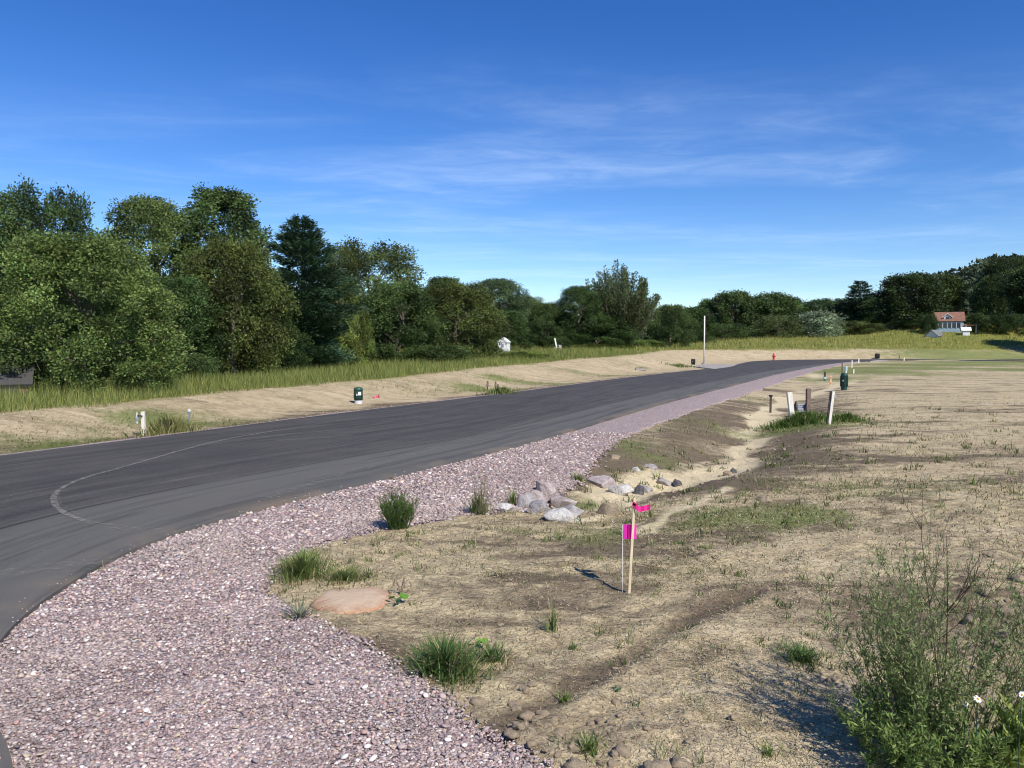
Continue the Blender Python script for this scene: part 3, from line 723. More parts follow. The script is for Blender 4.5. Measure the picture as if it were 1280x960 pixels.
for _ in range(150):
    c = random.random()
    px, py = (random.gauss(700, 90), random.uniform(880, 956)) if c < .4 else (random.uniform(1150, 1290), random.uniform(640, 860)) if c < .7 else (random.uniform(560, 1280), random.uniform(640, 950))
    cpts.append((*flat(px, py), random.uniform(.008, .02)))
for _ in range(60):
    x, y = CHAN[random.randint(6, 40)]; q = random.choice((-1, 1, 1)) * random.uniform(.25, 1.0)
    cpts.append((x + q + random.uniform(-.2, .2), y - q * .35 + random.uniform(-.4, .4), random.uniform(.012, .035)))
for x, y, s in cpts:
    if inside(np.array([x]), np.array([y]), GRAVP)[0]: continue
    o = link('dirt_clod', random.choice(clod_me), ground, (x, y, tz(x, y) + s * 0.15)); o.scale = (s * 1.2, s, s); o.rotation_euler = (0, 0, random.uniform(0, 6.28))

# ------------------------------------------------------------------ blades (grass, straw, weeds)
def blades(P, h, w, lean, tint, seg=2, r=None, az=None, taper=1.0):
    """n curved blades -> V, T, tint.  lean = sideways travel of the tip / height"""
    r = r or rng; n = len(P); az = r.uniform(0, 2 * np.pi, n) if az is None else az
    fx, fy = np.cos(az), np.sin(az); sx_, sy_ = -fy, fx
    Vs, nvb = [], 2 * seg + 1
    for k in range(seg):
        t = k / seg; ww = w * (1 - 0.45 * t * taper) * 0.5; ln = lean * h * t ** 1.8
        c = np.stack([P[:, 0] + fx * ln, P[:, 1] + fy * ln, P[:, 2] + h * t * (1 - 0.18 * np.clip(lean, 0, 2) * t)], 1)
        sd = np.stack([sx_ * ww, sy_ * ww, np.zeros(n)], 1); Vs += [c - sd, c + sd]
    Vs.append(np.stack([P[:, 0] + fx * lean * h, P[:, 1] + fy * lean * h, P[:, 2] + h * (1 - 0.18 * np.clip(lean, 0, 2))], 1))
    V = np.stack(Vs, 1)
    T = []
    for k in range(seg - 1): a = 2 * k; T += [(a, a + 1, a + 3), (a, a + 3, a + 2)]
    a = 2 * (seg - 1); T.append((a, a + 1, a + 2))
    F = (np.array(T)[None] + (np.arange(n) * nvb)[:, None, None]).reshape(-1, 3)
    return V.reshape(-1, 3), F, np.repeat(tint, nvb, 0)
def leaves(P, D, U, l, w, tint):
    """n pointed leaves: base P, direction D, side U (unit), 4 verts each"""
    n = len(P); L = l[:, None]; Wd = w[:, None]
    nr = np.cross(D, U)
    V = np.stack([P, P + D * L * .45 + U * Wd * .5 + nr * Wd * .12, P + D * L, P + D * L * .45 - U * Wd * .5 + nr * Wd * .12], 1)
    F = (np.array([(0, 1, 2), (0, 2, 3)])[None] + (np.arange(n) * 4)[:, None, None]).reshape(-1, 3)
    return V.reshape(-1, 3), F, np.repeat(tint, 4, 0)
def unit(v): return v / np.maximum(np.linalg.norm(v, axis=1), 1e-9)[:, None]
def join(parts):
    V, F, C, o = [], [], [], 0
    for v, f_, c in parts: V.append(v); F.append(f_ + o); C.append(c); o += len(v)
    return np.vstack(V), np.vstack(F), np.vstack(C)
def tints(n, a, b, r=None, jit=.15):
    r = r or rng; t = r.random(n)[:, None]; return np.clip((np.array(a) * (1 - t) + np.array(b) * t) * r.uniform(1 - jit, 1 + jit, (n, 1)), 0, 1)

# tall grass beyond the straw verge and over the far field
r = np.random.default_rng(12)
tx, ty = sample_fan(600000, 11, 175, r, -40, 42)
pl = plan(tx, ty)
keep = pl[1] & (pl[2] > wstrip(ty) + 0.5 * fbm(tx * .6, ty * .6, 9, 3))
beyond = np.hypot(tx, ty)
tx, ty = tx[keep], ty[keep]; d = np.hypot(tx, ty)
cl = fbm(tx * .25, ty * .25, 33, 3); edge = pl[2][keep] - wstrip(ty)
hh = (0.22 + 0.18 * smooth(0, 4, edge) + 0.10 * cl) * r.uniform(.35, 1.45, len(tx)) * (1 + .35 * np.clip(fbm(tx * .9, ty * .5, 37, 3), -.6, 1)) * np.interp(d, [15, 60, 120], [.9, 1.1, 1.35])
zz = terrain(tx, ty)
tc_ = tints(len(tx), (.12, .17, .04), (.24, .26, .075), r); yel = (r.random(len(tx)) < .14 + .38 * smooth(60, 120, d)) ; tc_[yel] = tints(yel.sum(), (.34, .32, .09), (.46, .41, .15), r)
tc_ *= (1 + .16 * cl)[:, None]
V, F, C = blades(np.stack([tx, ty, zz - .02], 1), hh, 0.003 + 0.00045 * d, r.uniform(.1, .9, len(tx)), np.clip(tc_, 0, 1), 1, r)
tag(link('tall_grass', mesh_np('tall_grass', V, F, {'tint': C}, False, M['grass'])), 'tall yellow green grass along the verge and over the far field', kind='stuff')

# young grass and straw fibres on the yard
r = np.random.default_rng(13)
yx, yy = sample_fan(300000, 2.6, 30, r)
pl = plan(yx, yy); ok = (~pl[0]) & ~inside(yx, yy, GRAVP) & (~pl[1])
yx, yy = yx[ok], yy[ok]; pl = tuple(a[ok] for a in pl)
zd_, zs_, zg_, _, _ = zones(yx, yy, pl)
pr = np.clip(0.22 + zg_ * 1.1 + .55 * smooth(.05, .5, fbm(yx * .9, yy * .9, 57, 4)) - zs_ * 2, 0, 1) * (0.35 + .65 * smooth(-.2, .25, fbm(yx * 6, yy * 6, 58, 2)))
ok = r.random(len(yx)) < pr * .7
sx1, sy1 = yx[ok], yy[ok]; d = np.hypot(sx1, sy1); n = len(sx1)
tc_ = tints(n, (.055, .085, .022), (.17, .19, .06), r); m = r.random(n) < .3; tc_[m] = tints(m.sum(), (.22, .19, .09), (.36, .29, .15), r)
V, F, C = blades(np.stack([sx1, sy1, terrain(sx1, sy1) - .003], 1), r.uniform(.010, .038, n) * np.clip(d / 6, 1, 1.6) * (1 + .6 * zg_[ok]), .0028 * np.clip(d / 3.5, 1, 4), r.uniform(.3, 1.6, n), tc_, 2, r)
tag(link('sprouting_grass', mesh_np('sprouting_grass', V, F, {'tint': C}, False, M['grass'])), 'short sprouting grass scattered over the straw', kind='stuff')
ok = r.random(len(yx)) < np.clip(.75 - zd_ * .9 - zs_ * 1.5, .03, 1) * (.15 + .85 * smooth(-.25, .3, fbm(yx * 1.4, yy * 1.4, 66, 4)))
fx1, fy1 = yx[ok][:58000], yy[ok][:58000]; d = np.hypot(fx1, fy1); n = len(fx1)
az = r.uniform(0, 2 * np.pi, n); el = r.uniform(-.05, .4, n)
D = np.stack([np.cos(az) * np.cos(el), np.sin(az) * np.cos(el), np.sin(el)], 1); U = unit(np.stack([-np.sin(az), np.cos(az), r.uniform(-.3, .5, n)], 1))
tc_ = tints(n, (.30, .23, .14), (.62, .52, .35), r)
V, F, C = leaves(np.stack([fx1, fy1, terrain(fx1, fy1) + .003], 1), D, U, r.uniform(.012, .045, n) * np.clip(d / 5, 1, 1.6), .0026 * np.clip(d / 3.2, 1, 3.5), tc_)
tag(link('straw_mulch', mesh_np('straw_mulch', V, F, {'tint': C}, False, M['straw'])), 'loose tan straw strewn over the graded yard', kind='stuff')
wx_, wy_ = sample_fan(2600, 2.7, 24, r); pl_ = plan(wx_, wy_); ok = (~pl_[0]) & (~pl_[1]) & ~inside(wx_ - .05, wy_, GRAVP) & (fbm(wx_ * .7, wy_ * .7, 67, 3) > r.uniform(-.35, .35, len(wx_)))
wx_, wy_ = wx_[ok][:420], wy_[ok][:420]; k_ = np.repeat(np.arange(len(wx_)), 14); n = len(k_); d = np.hypot(wx_, wy_)[k_]
bx_, by_ = wx_[k_] + r.normal(0, .022, n) * np.clip(d / 5, 1, 2), wy_[k_] + r.normal(0, .022, n) * np.clip(d / 5, 1, 2)
tc_ = np.repeat(tints(len(wx_), (.06, .10, .025), (.17, .21, .06), r), 14, 0) * r.uniform(.7, 1.3, (n, 1)); m = r.random(n) < .2; tc_[m] = tints(m.sum(), (.26, .21, .11), (.42, .35, .19), r)
V, F, C = blades(np.stack([bx_, by_, terrain(bx_, by_) - .003], 1), r.uniform(.02, .075, n) * np.repeat(r.uniform(.5, 1.4, len(wx_)), 14) * np.clip(d / 6, 1, 1.5), .0045 * np.clip(d / 4, 1, 3), r.uniform(.2, 1.4, n), np.clip(tc_, 0, 1), 2, r)
tag(link('weed_sprouts', mesh_np('weed_sprouts', V, F, {'tint': C}, False, M['grass'])), 'small weed and grass sprouts dotted over the yard', kind='stuff')
# left verge: sparse straw and sprouts
r = np.random.default_rng(14)
vx, vy = sample_fan(90000, 11, 60, r, -36, 10); pl = plan(vx, vy); ok = pl[1] & (pl[2] > .35) & (pl[2] < wstrip(vy) + .3); vx, vy = vx[ok], vy[ok]; n = len(vx); d = np.hypot(vx, vy)
grn = zones(vx, vy, tuple(a[ok] for a in pl))[2] + .3 * fbm(vx * .5, vy * .5, 59, 3) > r.uniform(.15, .9, n)
tc_ = tints(n, (.38, .29, .17), (.66, .53, .34), r); tc_[grn] = tints(grn.sum(), (.10, .13, .03), (.2, .2, .07), r)
V, F, C = blades(np.stack([vx, vy, terrain(vx, vy)], 1), np.where(grn, r.uniform(.04, .12, n), r.uniform(.01, .03, n)), .004 * np.clip(d / 6, 1, 8), r.uniform(.4, 3, n), tc_, 1, r)
tag(link('verge_straw', mesh_np('verge_straw', V, F, {'tint': C}, False, M['straw'])), 'pale straw mulch on the verge across the road', kind='stuff')
#PART2
# ------------------------------------------------------------------ trees
def crown_lobes(seed, W_, H_, base, kind, nl):
    r = np.random.default_rng(seed); L = []
    for i in range(nl * 6):
        if len(L) >= nl: break
        u = (len(L) + r.random()) / nl; a = len(L) * 2.39996 + r.uniform(-.35, .35)
        if kind == 'round': zt = base + (1 - base) * u ** 0.85; prof = math.sqrt(max(0.05, 1 - ((zt - (.36 + base * .5)) / .66) ** 2))
        elif kind == 'tall': zt = base + (1 - base) * u; q_ = (zt - base) / (1 - base); prof = (.62 + .5 * q_ if q_ < .5 else 1.0) * math.sqrt(max(.03, 1 - max(0, (q_ - .35) / .67) ** 2.0))
        elif kind == 'oak': zt = base + (1 - base) * u ** .8; prof = 0.45 + .55 * math.sin(math.pi * (.25 + .6 * (zt - base) / (1 - base)))
        else: zt = base + (1 - base) * u; prof = math.sqrt(max(.08, 1 - zt * .9))
        lr = r.uniform(.09, .20)
        rad = max(0, prof - lr * .8) * math.sqrt(r.uniform(.45, 1))
        p = np.array([math.cos(a) * rad * W_ / 2, math.sin(a) * rad * W_ / 2, min(zt, 1 - lr * .55 * W_ / H_) * H_]); L.append((p, lr * W_ / 2 * r.uniform(.85, 1.2)))
    return L
def make_crown(seed, W_, H_, base, kind, nl, n, ls, asp=.55, up=.45):
    """leaf sprays spread through lobes; returns crown mesh arrays and lobe centres"""
    r = np.random.default_rng(seed); L = crown_lobes(seed, W_, H_, base, kind, nl)
    C = np.array([l[0] for l in L]); Rr = np.array([l[1] for l in L])
    nt_ = n // 8
    k = r.choice(len(L), nt_, p=Rr ** 2 / (Rr ** 2).sum())
    v = unit(r.normal(size=(nt_, 3)) + np.array([0, 0, .25]))
    rad = Rr[k] * (1.04 - np.abs(r.normal(0, .17, nt_))) * (1 + .28 * vnoise(v[:, 0] * 2.3 + k, v[:, 1] * 2.3 + v[:, 2] * 2, seed))
    T = C[k] + v * rad[:, None] * np.array([1, 1, .85]); inn = r.random(nt_) < .14; T[inn] = T[inn] * np.array([.75, .75, 1]) + r.normal(0, .12 * W_ / 7, (inn.sum(), 3))
    gap = fbm(T[:, 0] * 2.4 / (W_ / 7), T[:, 2] * 2.4 / (W_ / 7) + T[:, 1] * 1.3, seed + 5, 2)
    keep = gap > r.uniform(-1.0, -.40, nt_); T, v, k = T[keep], v[keep], k[keep]
    m = len(T); lt_ = np.clip(1 + .36 * r.normal(size=len(L)), .4, 1.9); tw = np.clip(lt_[k] + .22 * r.normal(size=m), .4, 1.9)
    P = np.repeat(T, 8, 0) + r.normal(0, ls * 1.0, (m * 8, 3)); vv = np.repeat(v, 8, 0)
    D = unit(vv * .9 + r.normal(0, .75, (m * 8, 3)) + np.array([0, 0, -.15])); A = unit(r.normal(size=(m * 8, 3)) * .8 + np.array([0, 0, up]) + vv * .5)
    U = unit(np.cross(D, A))
    t = np.repeat(tw, 8)[:, None] * np.array([[.082, .124, .038]]) * r.uniform(.84, 1.2, (m * 8, 1)); t[:, 0] *= r.uniform(.85, 1.25, m * 8)
    ln = ls * r.uniform(.7, 1.35, m * 8)
    return leaves(P, D, U, ln, ln * asp, np.clip(t, 0, 1)), C, Rr
def trunk_mesh(seed, H_, W_, base, C, Rr, thick, top=.72, nl=9):
    r = np.random.default_rng(seed + 9); mb = MB()
    pts = [(0.04 * W_ * r.normal() * (k > 0) * k / 5, 0.04 * W_ * r.normal() * (k > 0) * k / 5, H_ * top * k / 5 - (.15 if k == 0 else 0)) for k in range(6)]
    mb.tube(pts, [thick * (1.25 if k == 0 else 1 - .8 * k / 5) for k in range(6)], 8)
    order = np.argsort(-Rr)[:nl]
    for i in order:
        c = C[i]; z0 = max(H_ * base * .6, min(c[2] * .6, H_ * top * .85)); f_ = z0 / (H_ * top); j = min(4, int(f_ * 5)); p0 = Vector(pts[j]).lerp(Vector(pts[j + 1]), f_ * 5 - j)
        p2 = Vector(c); p1 = p0.lerp(p2, .5) + Vector((0, 0, .06 * H_)); t0 = thick * .45
        mb.tube([p0, p1, p2, p2 + (p2 - p1) * .35], [t0, t0 * .65, t0 * .35, t0 * .12], 5)
        for q in range(2):
            e = p2 + Vector(r.normal(size=3) * Rr[i] * .8); mb.tube([p1.lerp(p2, .6), e], [t0 * .35, t0 * .08], 4, False)
    bmesh.ops.recalc_face_normals(mb.bm, faces=mb.bm.faces)
    me = bpy.data.meshes.new('trunk'); mb.bm.to_mesh(me); mb.bm.free(); me.materials.append(M['bark']); return me
def variant(seed, W_, H_, base, kind, nl, n, ls, thick, **kw):
    (V, F, C), c, rr = make_crown(seed, W_, H_, base, kind, nl, n, ls, **kw)
    hi = np.percentile(V[:, 2], 99.8)
    return dict(W=2 * np.percentile(np.abs(V[:, :2]), 97.5), H=hi, crown=mesh_np('crown', V, F, {'tint': C}, False, M['leaf']), trunk=trunk_mesh(seed, H_, W_, base, c, rr, thick))
def pine_variant(seed, W_, H_, n, ls, thick=.22):
    r = np.random.default_rng(seed); P, D, B = [], [], []
    mb = MB(); mb.tube([(0, 0, -.1), (0, 0, H_ * .5), (.05, 0, H_ * .98)], [thick, thick * .6, .03], 7)
    z = H_ * .06; br = []
    while z < H_ * .98:
        f_ = z / H_; rad = W_ / 2 * (1 - f_ ** 2.0) * r.uniform(.6, 1.05) + .2
        for a in np.arange(0, 2 * np.pi, 2 * np.pi / r.integers(5, 8)) + r.uniform(0, 6):
            l = rad * r.uniform(.65, 1.12); e = r.uniform(-.08, .22) + .5 * f_; br.append((z + r.uniform(-.15, .15), a + r.uniform(-.25, .25), l, e))
        z += H_ * r.uniform(.035, .055)
    tot = sum(b[2] for b in br); tint = []
    for z, a, l, e in br:
        d = np.array([math.cos(a), math.sin(a), 0]); ti_ = max(6, int(n * l / tot)); t = r.uniform(.25, 1, ti_) ** .8
        side = np.array([-d[1], d[0], 0]); off = r.normal(0, .27, ti_) * l * (.35 + t * .5)
        p = np.array([0, 0, z]) + d * (t * l)[:, None] + side * off[:, None]; p[:, 2] += t * l * e + l * .12 * t ** 2 - np.abs(off) * .15 + r.normal(0, .13, ti_)
        P.append(p); dd_ = unit(d * 1.0 + side * np.sign(off)[:, None] * .7 + np.array([0, 0, .55]) + r.normal(0, .45, (ti_, 3))); D.append(dd_); tint.append(np.full(ti_, np.clip(1 + .22 * r.normal(), .6, 1.5)))
        mb.tube([(0, 0, z), tuple(d * l * .5 + np.array([0, 0, z + l * .5 * e])), tuple(d * l * .95 + np.array([0, 0, z + l * (e + .1)]))], [thick * .25 * l / W_ * 2, .03, .01], 4, False)
    P, D, tt = np.vstack(P), np.vstack(D), np.concatenate(tint); m = len(P)
    U = unit(np.cross(D, unit(r.normal(size=(m, 3)) + np.array([0, 0, .6])))); ln = ls * r.uniform(.7, 1.3, m)
    c = tt[:, None] * np.array([[.052, .095, .048]]) * r.uniform(.75, 1.25, (m, 1))
    V, F, C = leaves(P, D, U, ln, ln * .26, c)
    me = bpy.data.meshes.new('trunk'); mb.bm.to_mesh(me); mb.bm.free(); me.materials.append(M['bark'])
    return dict(W=W_, H=np.percentile(V[:, 2], 99.8), crown=mesh_np('crown', V, F, {'tint': C}, False, M['needle']), trunk=me)
def fan_variant(seed, W_, H_, n, ls, thick=.3):
    """upswept brushy crown: long sprays fanning up from a short trunk"""
    r = np.random.default_rng(seed); mb = MB(); mb.tube([(0, 0, -.2), (0, 0, H_ * .25)], [thick, thick * .8], 7)
    P, D, tt = [], [], []; nb = 150
    for i in range(nb):
        a = r.uniform(0, 2 * np.pi); sp = math.sqrt(r.random()); ends = np.array([math.cos(a) * sp * W_ * .5, math.sin(a) * sp * W_ * .5, H_ * (1.0 - .40 * sp ** 2.2) * r.uniform(.66, 1.0)])
        st = np.array([ends[0] * .25, ends[1] * .25, H_ * r.uniform(.05, .3)]); mid = st * .45 + ends * .55 + np.array([ends[0] * .16, ends[1] * .16, -.02 * H_])
        k = n // nb; t = r.uniform(.18, 1, k)
        p = st * ((1 - t) ** 2)[:, None] + mid * (2 * t * (1 - t))[:, None] + ends * (t ** 2)[:, None]; tg = unit((mid - st) * (1 - t)[:, None] + (ends - mid) * t[:, None])
        p = p + r.normal(0, 1, (k, 3)) * (W_ * .06 * (1.2 - t))[:, None] * np.array([1, 1, .8]); P.append(p); D.append(unit(tg + r.normal(0, .4, (k, 3)))); tt.append(np.full(k, np.clip(1 + .25 * r.normal(), .6, 1.6)))
        mb.tube([tuple(st), tuple(mid), tuple(ends * .97)], [thick * .3, thick * .15, .02], 4, False)
    P, D, tt = np.vstack(P), np.vstack(D), np.concatenate(tt); m = len(P)
    U = unit(np.cross(D, unit(r.normal(size=(m, 3))))); ln = ls * r.uniform(.7, 1.3, m)
    c = tt[:, None] * np.array([[.085, .110, .042]]) * r.uniform(.75, 1.3, (m, 1))
    V, F, C = leaves(P, D, U, ln, ln * .5, np.clip(c, 0, 1))
    me = bpy.data.meshes.new('trunk'); mb.bm.to_mesh(me); mb.bm.free(); me.materials.append(M['bark'])
    return dict(W=2 * np.percentile(np.abs(V[:, :2]), 95), H=np.percentile(V[:, 2], 99.5), crown=mesh_np('crown', V, F, {'tint': C}, False, M['leaf']), trunk=me)

VR = dict(
    near=variant(1, 7.0, 6.4, .02, 'round', 90, 88000, .105, .16),
    talla=variant(2, 7.5, 11, .10, 'tall', 90, 56000, .155, .24),
    tallb=variant(3, 6.0, 11, .06, 'tall', 80, 46000, .15, .22),
    oak=variant(4, 8.5, 11, .30, 'oak', 60, 26000, .18, .26),
    mid=variant(5, 8.0, 8.0, .02, 'round', 80, 46000, .15, .22),
    mid2=variant(6, 8.0, 9.0, .04, 'round', 74, 40000, .17, .22),
    far=variant(7, 10, 11, .04, 'round', 70, 22000, .34, .3),
    far2=variant(8, 10, 12, .06, 'tall', 70, 22000, .36, .3),
    shrub=variant(9, 4.0, 2.6, .0, 'round', 44, 16000, .10, .05),
    white=variant(10, 8.0, 5.5, .0, 'round', 44, 9000, .34, .12),
    pine=pine_variant(11, 6.6, 11, 70000, .22),
    spruce=pine_variant(12, 8.0, 14, 11000, .55),
    fan=fan_variant(13, 9.0, 13, 42000, .23),
)
DK, MD, LT, YG, SV, BL, OL = (.60, .72, .64), (.84, .92, .84), (1.25, 1.22, 1.10), (2.0, 1.75, 1.2), (1.35, 1.25, 1.8), (.7, .85, 1.05), (1.15, 1.02, .8)  # the bluish tint puts distance haze into the leaf colour
def tree(name, label, var, px, top, wpx, D, col, cat='tree', group=None, rz=None, sink=0.0):
    v = VR[var]; x = (px - 640) / FPX * D; y = D; z = tz(x, y, False) - sink
    zt = CAM_H + (436 - top) / FPX * D; H_ = max(.6, zt - z); Wm = wpx / FPX * D
    t = thing(name, label, cat, (x, y, z - .05), rz if rz is not None else random.uniform(0, 6.28), group)
    for nm in ('trunk', 'crown'):
        o = link(nm, v[nm], t); o.scale = (Wm / v['W'], Wm / v['W'], H_ / v['H']); o.color = (*col, 1)
    return t
T = tree
# the left-hand row, near to far
T('leafy_tree', 'broad light green round tree standing nearest at the far left', 'near', 106, 296, 208, 21.5, (1.45, 1.42, 1.2), rz=.4)
T('leafy_tree', 'dark tall tree cut by the left edge of the picture', 'talla', -22, 238, 120, 28, MD)
T('leafy_tree', 'dark broad crown showing above the light round tree', 'oak', 66, 236, 105, 33, DK)
T('leafy_tree', 'low dark tree filling under the broad crown behind the round tree', 'mid2', 40, 292, 130, 30, DK)
T('leafy_tree', 'tall feathery tree just right of the light round tree', 'talla', 190, 249, 105, 36, LT, rz=2.2)
T('leafy_tree', 'tallest feathery tree beside the dark pine', 'tallb', 280, 238, 108, 38, MD, rz=1.0)
T('leafy_tree', 'olive green rounded tree in front of the tallest feathery tree', 'mid', 292, 300, 130, 33.5, OL)
T('leafy_tree', 'dark understorey tree between the round tree and the olive tree', 'mid2', 222, 345, 110, 31, DK)
T('leafy_tree', 'dark understorey tree at the foot of the pine', 'mid', 325, 390, 110, 37, DK)
T('pine_tree', 'tall dark blue green pine with layered boughs', 'pine', 380, 274, 158, 40, (.78, .85, .78), rz=.8)
T('leafy_tree', 'loose brownish topped tree right of the pine', 'oak', 468, 304, 112, 58, (1.05, 1.0, .9), rz=2.6)
T('leafy_tree', 'thin half bare tree tight against the pine', 'oak', 428, 310, 46, 55, OL)
T('leafy_tree', 'dark bushy round tree in front of the loose brownish tree', 'mid2', 497, 354, 104, 52, MD)
T('leafy_tree', 'rounded green tree with a rusty tinted top', 'mid', 571, 354, 112, 55, (1.1, .98, .8), rz=2.0)
T('leafy_tree', 'narrow tree top behind the rusty topped tree', 'tallb', 556, 347, 60, 80, MD)
T('leafy_tree', 'grey green drooping tree right of the rusty topped tree', 'talla', 622, 349, 70, 82, (.95, 1.0, 1.35), rz=1.7)
T('leafy_tree', 'small dark tree below the grey green drooping tree', 'mid2', 632, 388, 62, 72, DK)
T('leafy_tree', 'sparse wispy tree between two denser ones', 'oak', 655, 370, 52, 92, (1.2, 1.1, 1.3))
T('leafy_tree', 'low round tree left of the upswept tree', 'mid', 683, 378, 56, 88, MD)
T('leafy_tree', 'narrow dark tree leaning on the upswept tree', 'talla', 722, 358, 50, 88, DK, rz=1.4)
T('leafy_tree', 'large pale upswept tree with brush like top', 'fan', 773, 338, 76, 92, (1.1, 1.14, 1.1))
T('leafy_tree', 'dark skirt of lower tree under the upswept tree', 'mid2', 745, 395, 90, 90, DK)
T('leafy_tree', 'low green tree just right of the upswept tree', 'mid', 838, 381, 56, 118, MD)
# shrubs along the row
SH = [('bright yellow green shrub at the foot of the pine', 421, 404, 62, 44, YG), ('taller yellow green shrub left of the dark bushy tree', 446, 384, 44, 49, (1.5, 1.4, 1.0)), ('brownish shrub by the fence under the olive tree', 205, 446, 44, 30, (1.35, .9, .8)),
      ('green shrub growing at the fence', 296, 452, 26, 36, (.9, 1.1, .9)), ('leafy shrub right of the light round tree', 238, 440, 60, 29, MD), ('low bright shrub beside the white shed', 652, 447, 60, 56, (1.7, 1.6, 1.0)),
      ('yellow green mound of brush right of the white chair', 742, 429, 84, 88, (1.7, 1.6, 1.0)), ('low brush behind the white chair', 712, 436, 40, 92, (1.0, 1.1, .9)), ('wide sumac shrub below the rusty topped tree', 545, 430, 90, 50, MD),
      ('dark shrub under the brownish tree', 470, 432, 60, 50, DK), ('pale brush at the edge of the far field', 800, 424, 60, 108, (1.5, 1.45, 1.0)), ('dark shrub below the narrow tree', 690, 420, 50, 86, DK), ('rounded low shrub at the right foot of the light round tree', 175, 450, 70, 21, LT),
      ('small shrub at the left foot of the light round tree', 66, 470, 40, 20.5, LT), ('green shrub below the pine boughs', 352, 436, 56, 40, MD), ('small shrub between the rusty topped tree and the shed', 602, 430, 46, 66, DK)]
for lb, px, top, w, D, c in SH: T('shrub', lb, 'shrub', px, top, w, D, c, 'shrub', 'shrubs along the tree row')
# the far row beyond the field
FR = [('leafy_tree', 'far', 868, 384, 44, 150, DK, 'lower dark tree left of the lamp pole top in the far row'), ('leafy_tree', 'far2', 888, 374, 40, 165, DK, 'dark tree directly behind the lamp pole'), ('leafy_tree', 'far', 916, 364, 58, 160, MD, 'tallest rounded tree just right of the lamp pole'),
      ('leafy_tree', 'far2', 962, 366, 62, 162, MD, 'broad dark tree in the middle of the far row'), ('leafy_tree', 'far', 942, 378, 50, 170, DK, 'dark tree squeezed between two rounder ones in the far row'), ('leafy_tree', 'far', 1000, 380, 52, 175, DK, 'low dark tree behind the silvery shrub'),
      ('leafy_tree', 'far2', 1024, 374, 46, 205, BL, 'distant tree left of the spruce with blue haze painted into its leaves'), ('leafy_tree', 'far', 1048, 376, 44, 195, DK, 'dark tree touching the left side of the spruce'), ('spruce_tree', 'spruce', 1073, 352, 62, 180, (.75, .8, .8), 'pointed spruce rising over the far row'),
      ('leafy_tree', 'far', 1102, 372, 50, 172, DK, 'dark tree between the spruce and the big dark tree'), ('leafy_tree', 'far', 1136, 342, 76, 152, (.5, .55, .5), 'big dark spreading tree left of the red roofed house'), ('leafy_tree', 'far2', 1178, 344, 44, 158, (.62, .62, .5), 'narrower tree on the right flank of the big dark tree'),
      ('leafy_tree', 'oak', 1262, 321, 62, 150, (.55, .6, .55), 'dark tree with pale bare trunks at the right edge'), ('leafy_tree', 'far2', 1292, 330, 56, 142, (.6, .65, .55), 'dark tree cut by the right edge of the picture'), ('leafy_tree', 'far', 1240, 348, 46, 165, DK, 'shaded tree behind the bare trunks near the right edge'),
      ('leafy_tree', 'far', 1212, 366, 40, 205, DK, 'dark tree standing behind the red roofed house'), ('leafy_tree', 'far2', 845, 390, 36, 140, DK, 'small dark tree beside the low green tree'), ('leafy_tree', 'far', 985, 372, 40, 210, BL, 'tree tinted blue as painted haze peeping over the middle of the far row')]
for nm, v_, px, top, w, D, c, lb in FR: T(nm, lb, v_, px, top, w, D, c, group='trees beyond the far field')
FS = [('white', 'silvery white flowering shrub at the edge of the far field', 1021, 389, 56, 150, (2.6, 2.3, 4.4)), ('shrub', 'olive shrub right of the silvery shrub', 1062, 401, 52, 152, (1.2, 1.05, .9)), ('shrub', 'low olive shrub by the grey far building', 1085, 404, 40, 150, (1.15, 1.05, .9)),
      ('shrub', 'greyish brush left of the silvery shrub', 972, 394, 62, 150, (1.2, 1.1, 1.2)), ('shrub', 'dark low brush behind the lamp pole', 905, 404, 60, 148, MD), ('shrub', 'low brush right of the white shed by the house', 1232, 394, 50, 140, DK), ('shrub', 'brush below the bare trunks at the right edge', 1270, 392, 40, 138, DK),
      ('shrub', 'dark brush under the big spreading tree', 1135, 400, 50, 149, DK), ('shrub', 'dark brush crowding the left side of the red roofed house', 1160, 393, 20, 142, DK), ('shrub', 'dark brush crowding the right side of the red roofed house', 1219, 391, 26, 140.5, DK), ('shrub', 'green brush left of the lamp pole', 858, 410, 60, 140, MD)]
FS = [(v_, lb, px, top, w, D, c) for v_, lb, px, top, w, D, c in FS]
for v_, lb, px, top, w, D, c in FS: T('shrub', lb, v_, px, top, w, D, c, 'shrub', 'shrubs beyond the far field')
# trees just outside the right of the view: their shadows lie on the lawn and field
for i, (x, y, H_, lb) in enumerate([(61.8, 84.5, 11.5, 'tree beyond the right edge throwing the nearer lawn shadow'), (69.5, 92.5, 11.5, 'tree beyond the right edge throwing the longer lawn shadow'), (89, 123, 13, 'tree beyond the right edge shading the far field'), (97, 121, 14, 'last tree beyond the right edge by the far field')]):
    v = VR['far']; z = tz(x, y, False); t = thing('leafy_tree', lb, 'tree', (x, y, z), i * 1.3, 'trees outside the right edge')
    for nm in ('trunk', 'crown'):
        o = link(nm, v[nm], t); o.scale = (H_ * .62 / v['W'],) * 2 + (H_ / v['H'],); o.color = (*MD, 1)
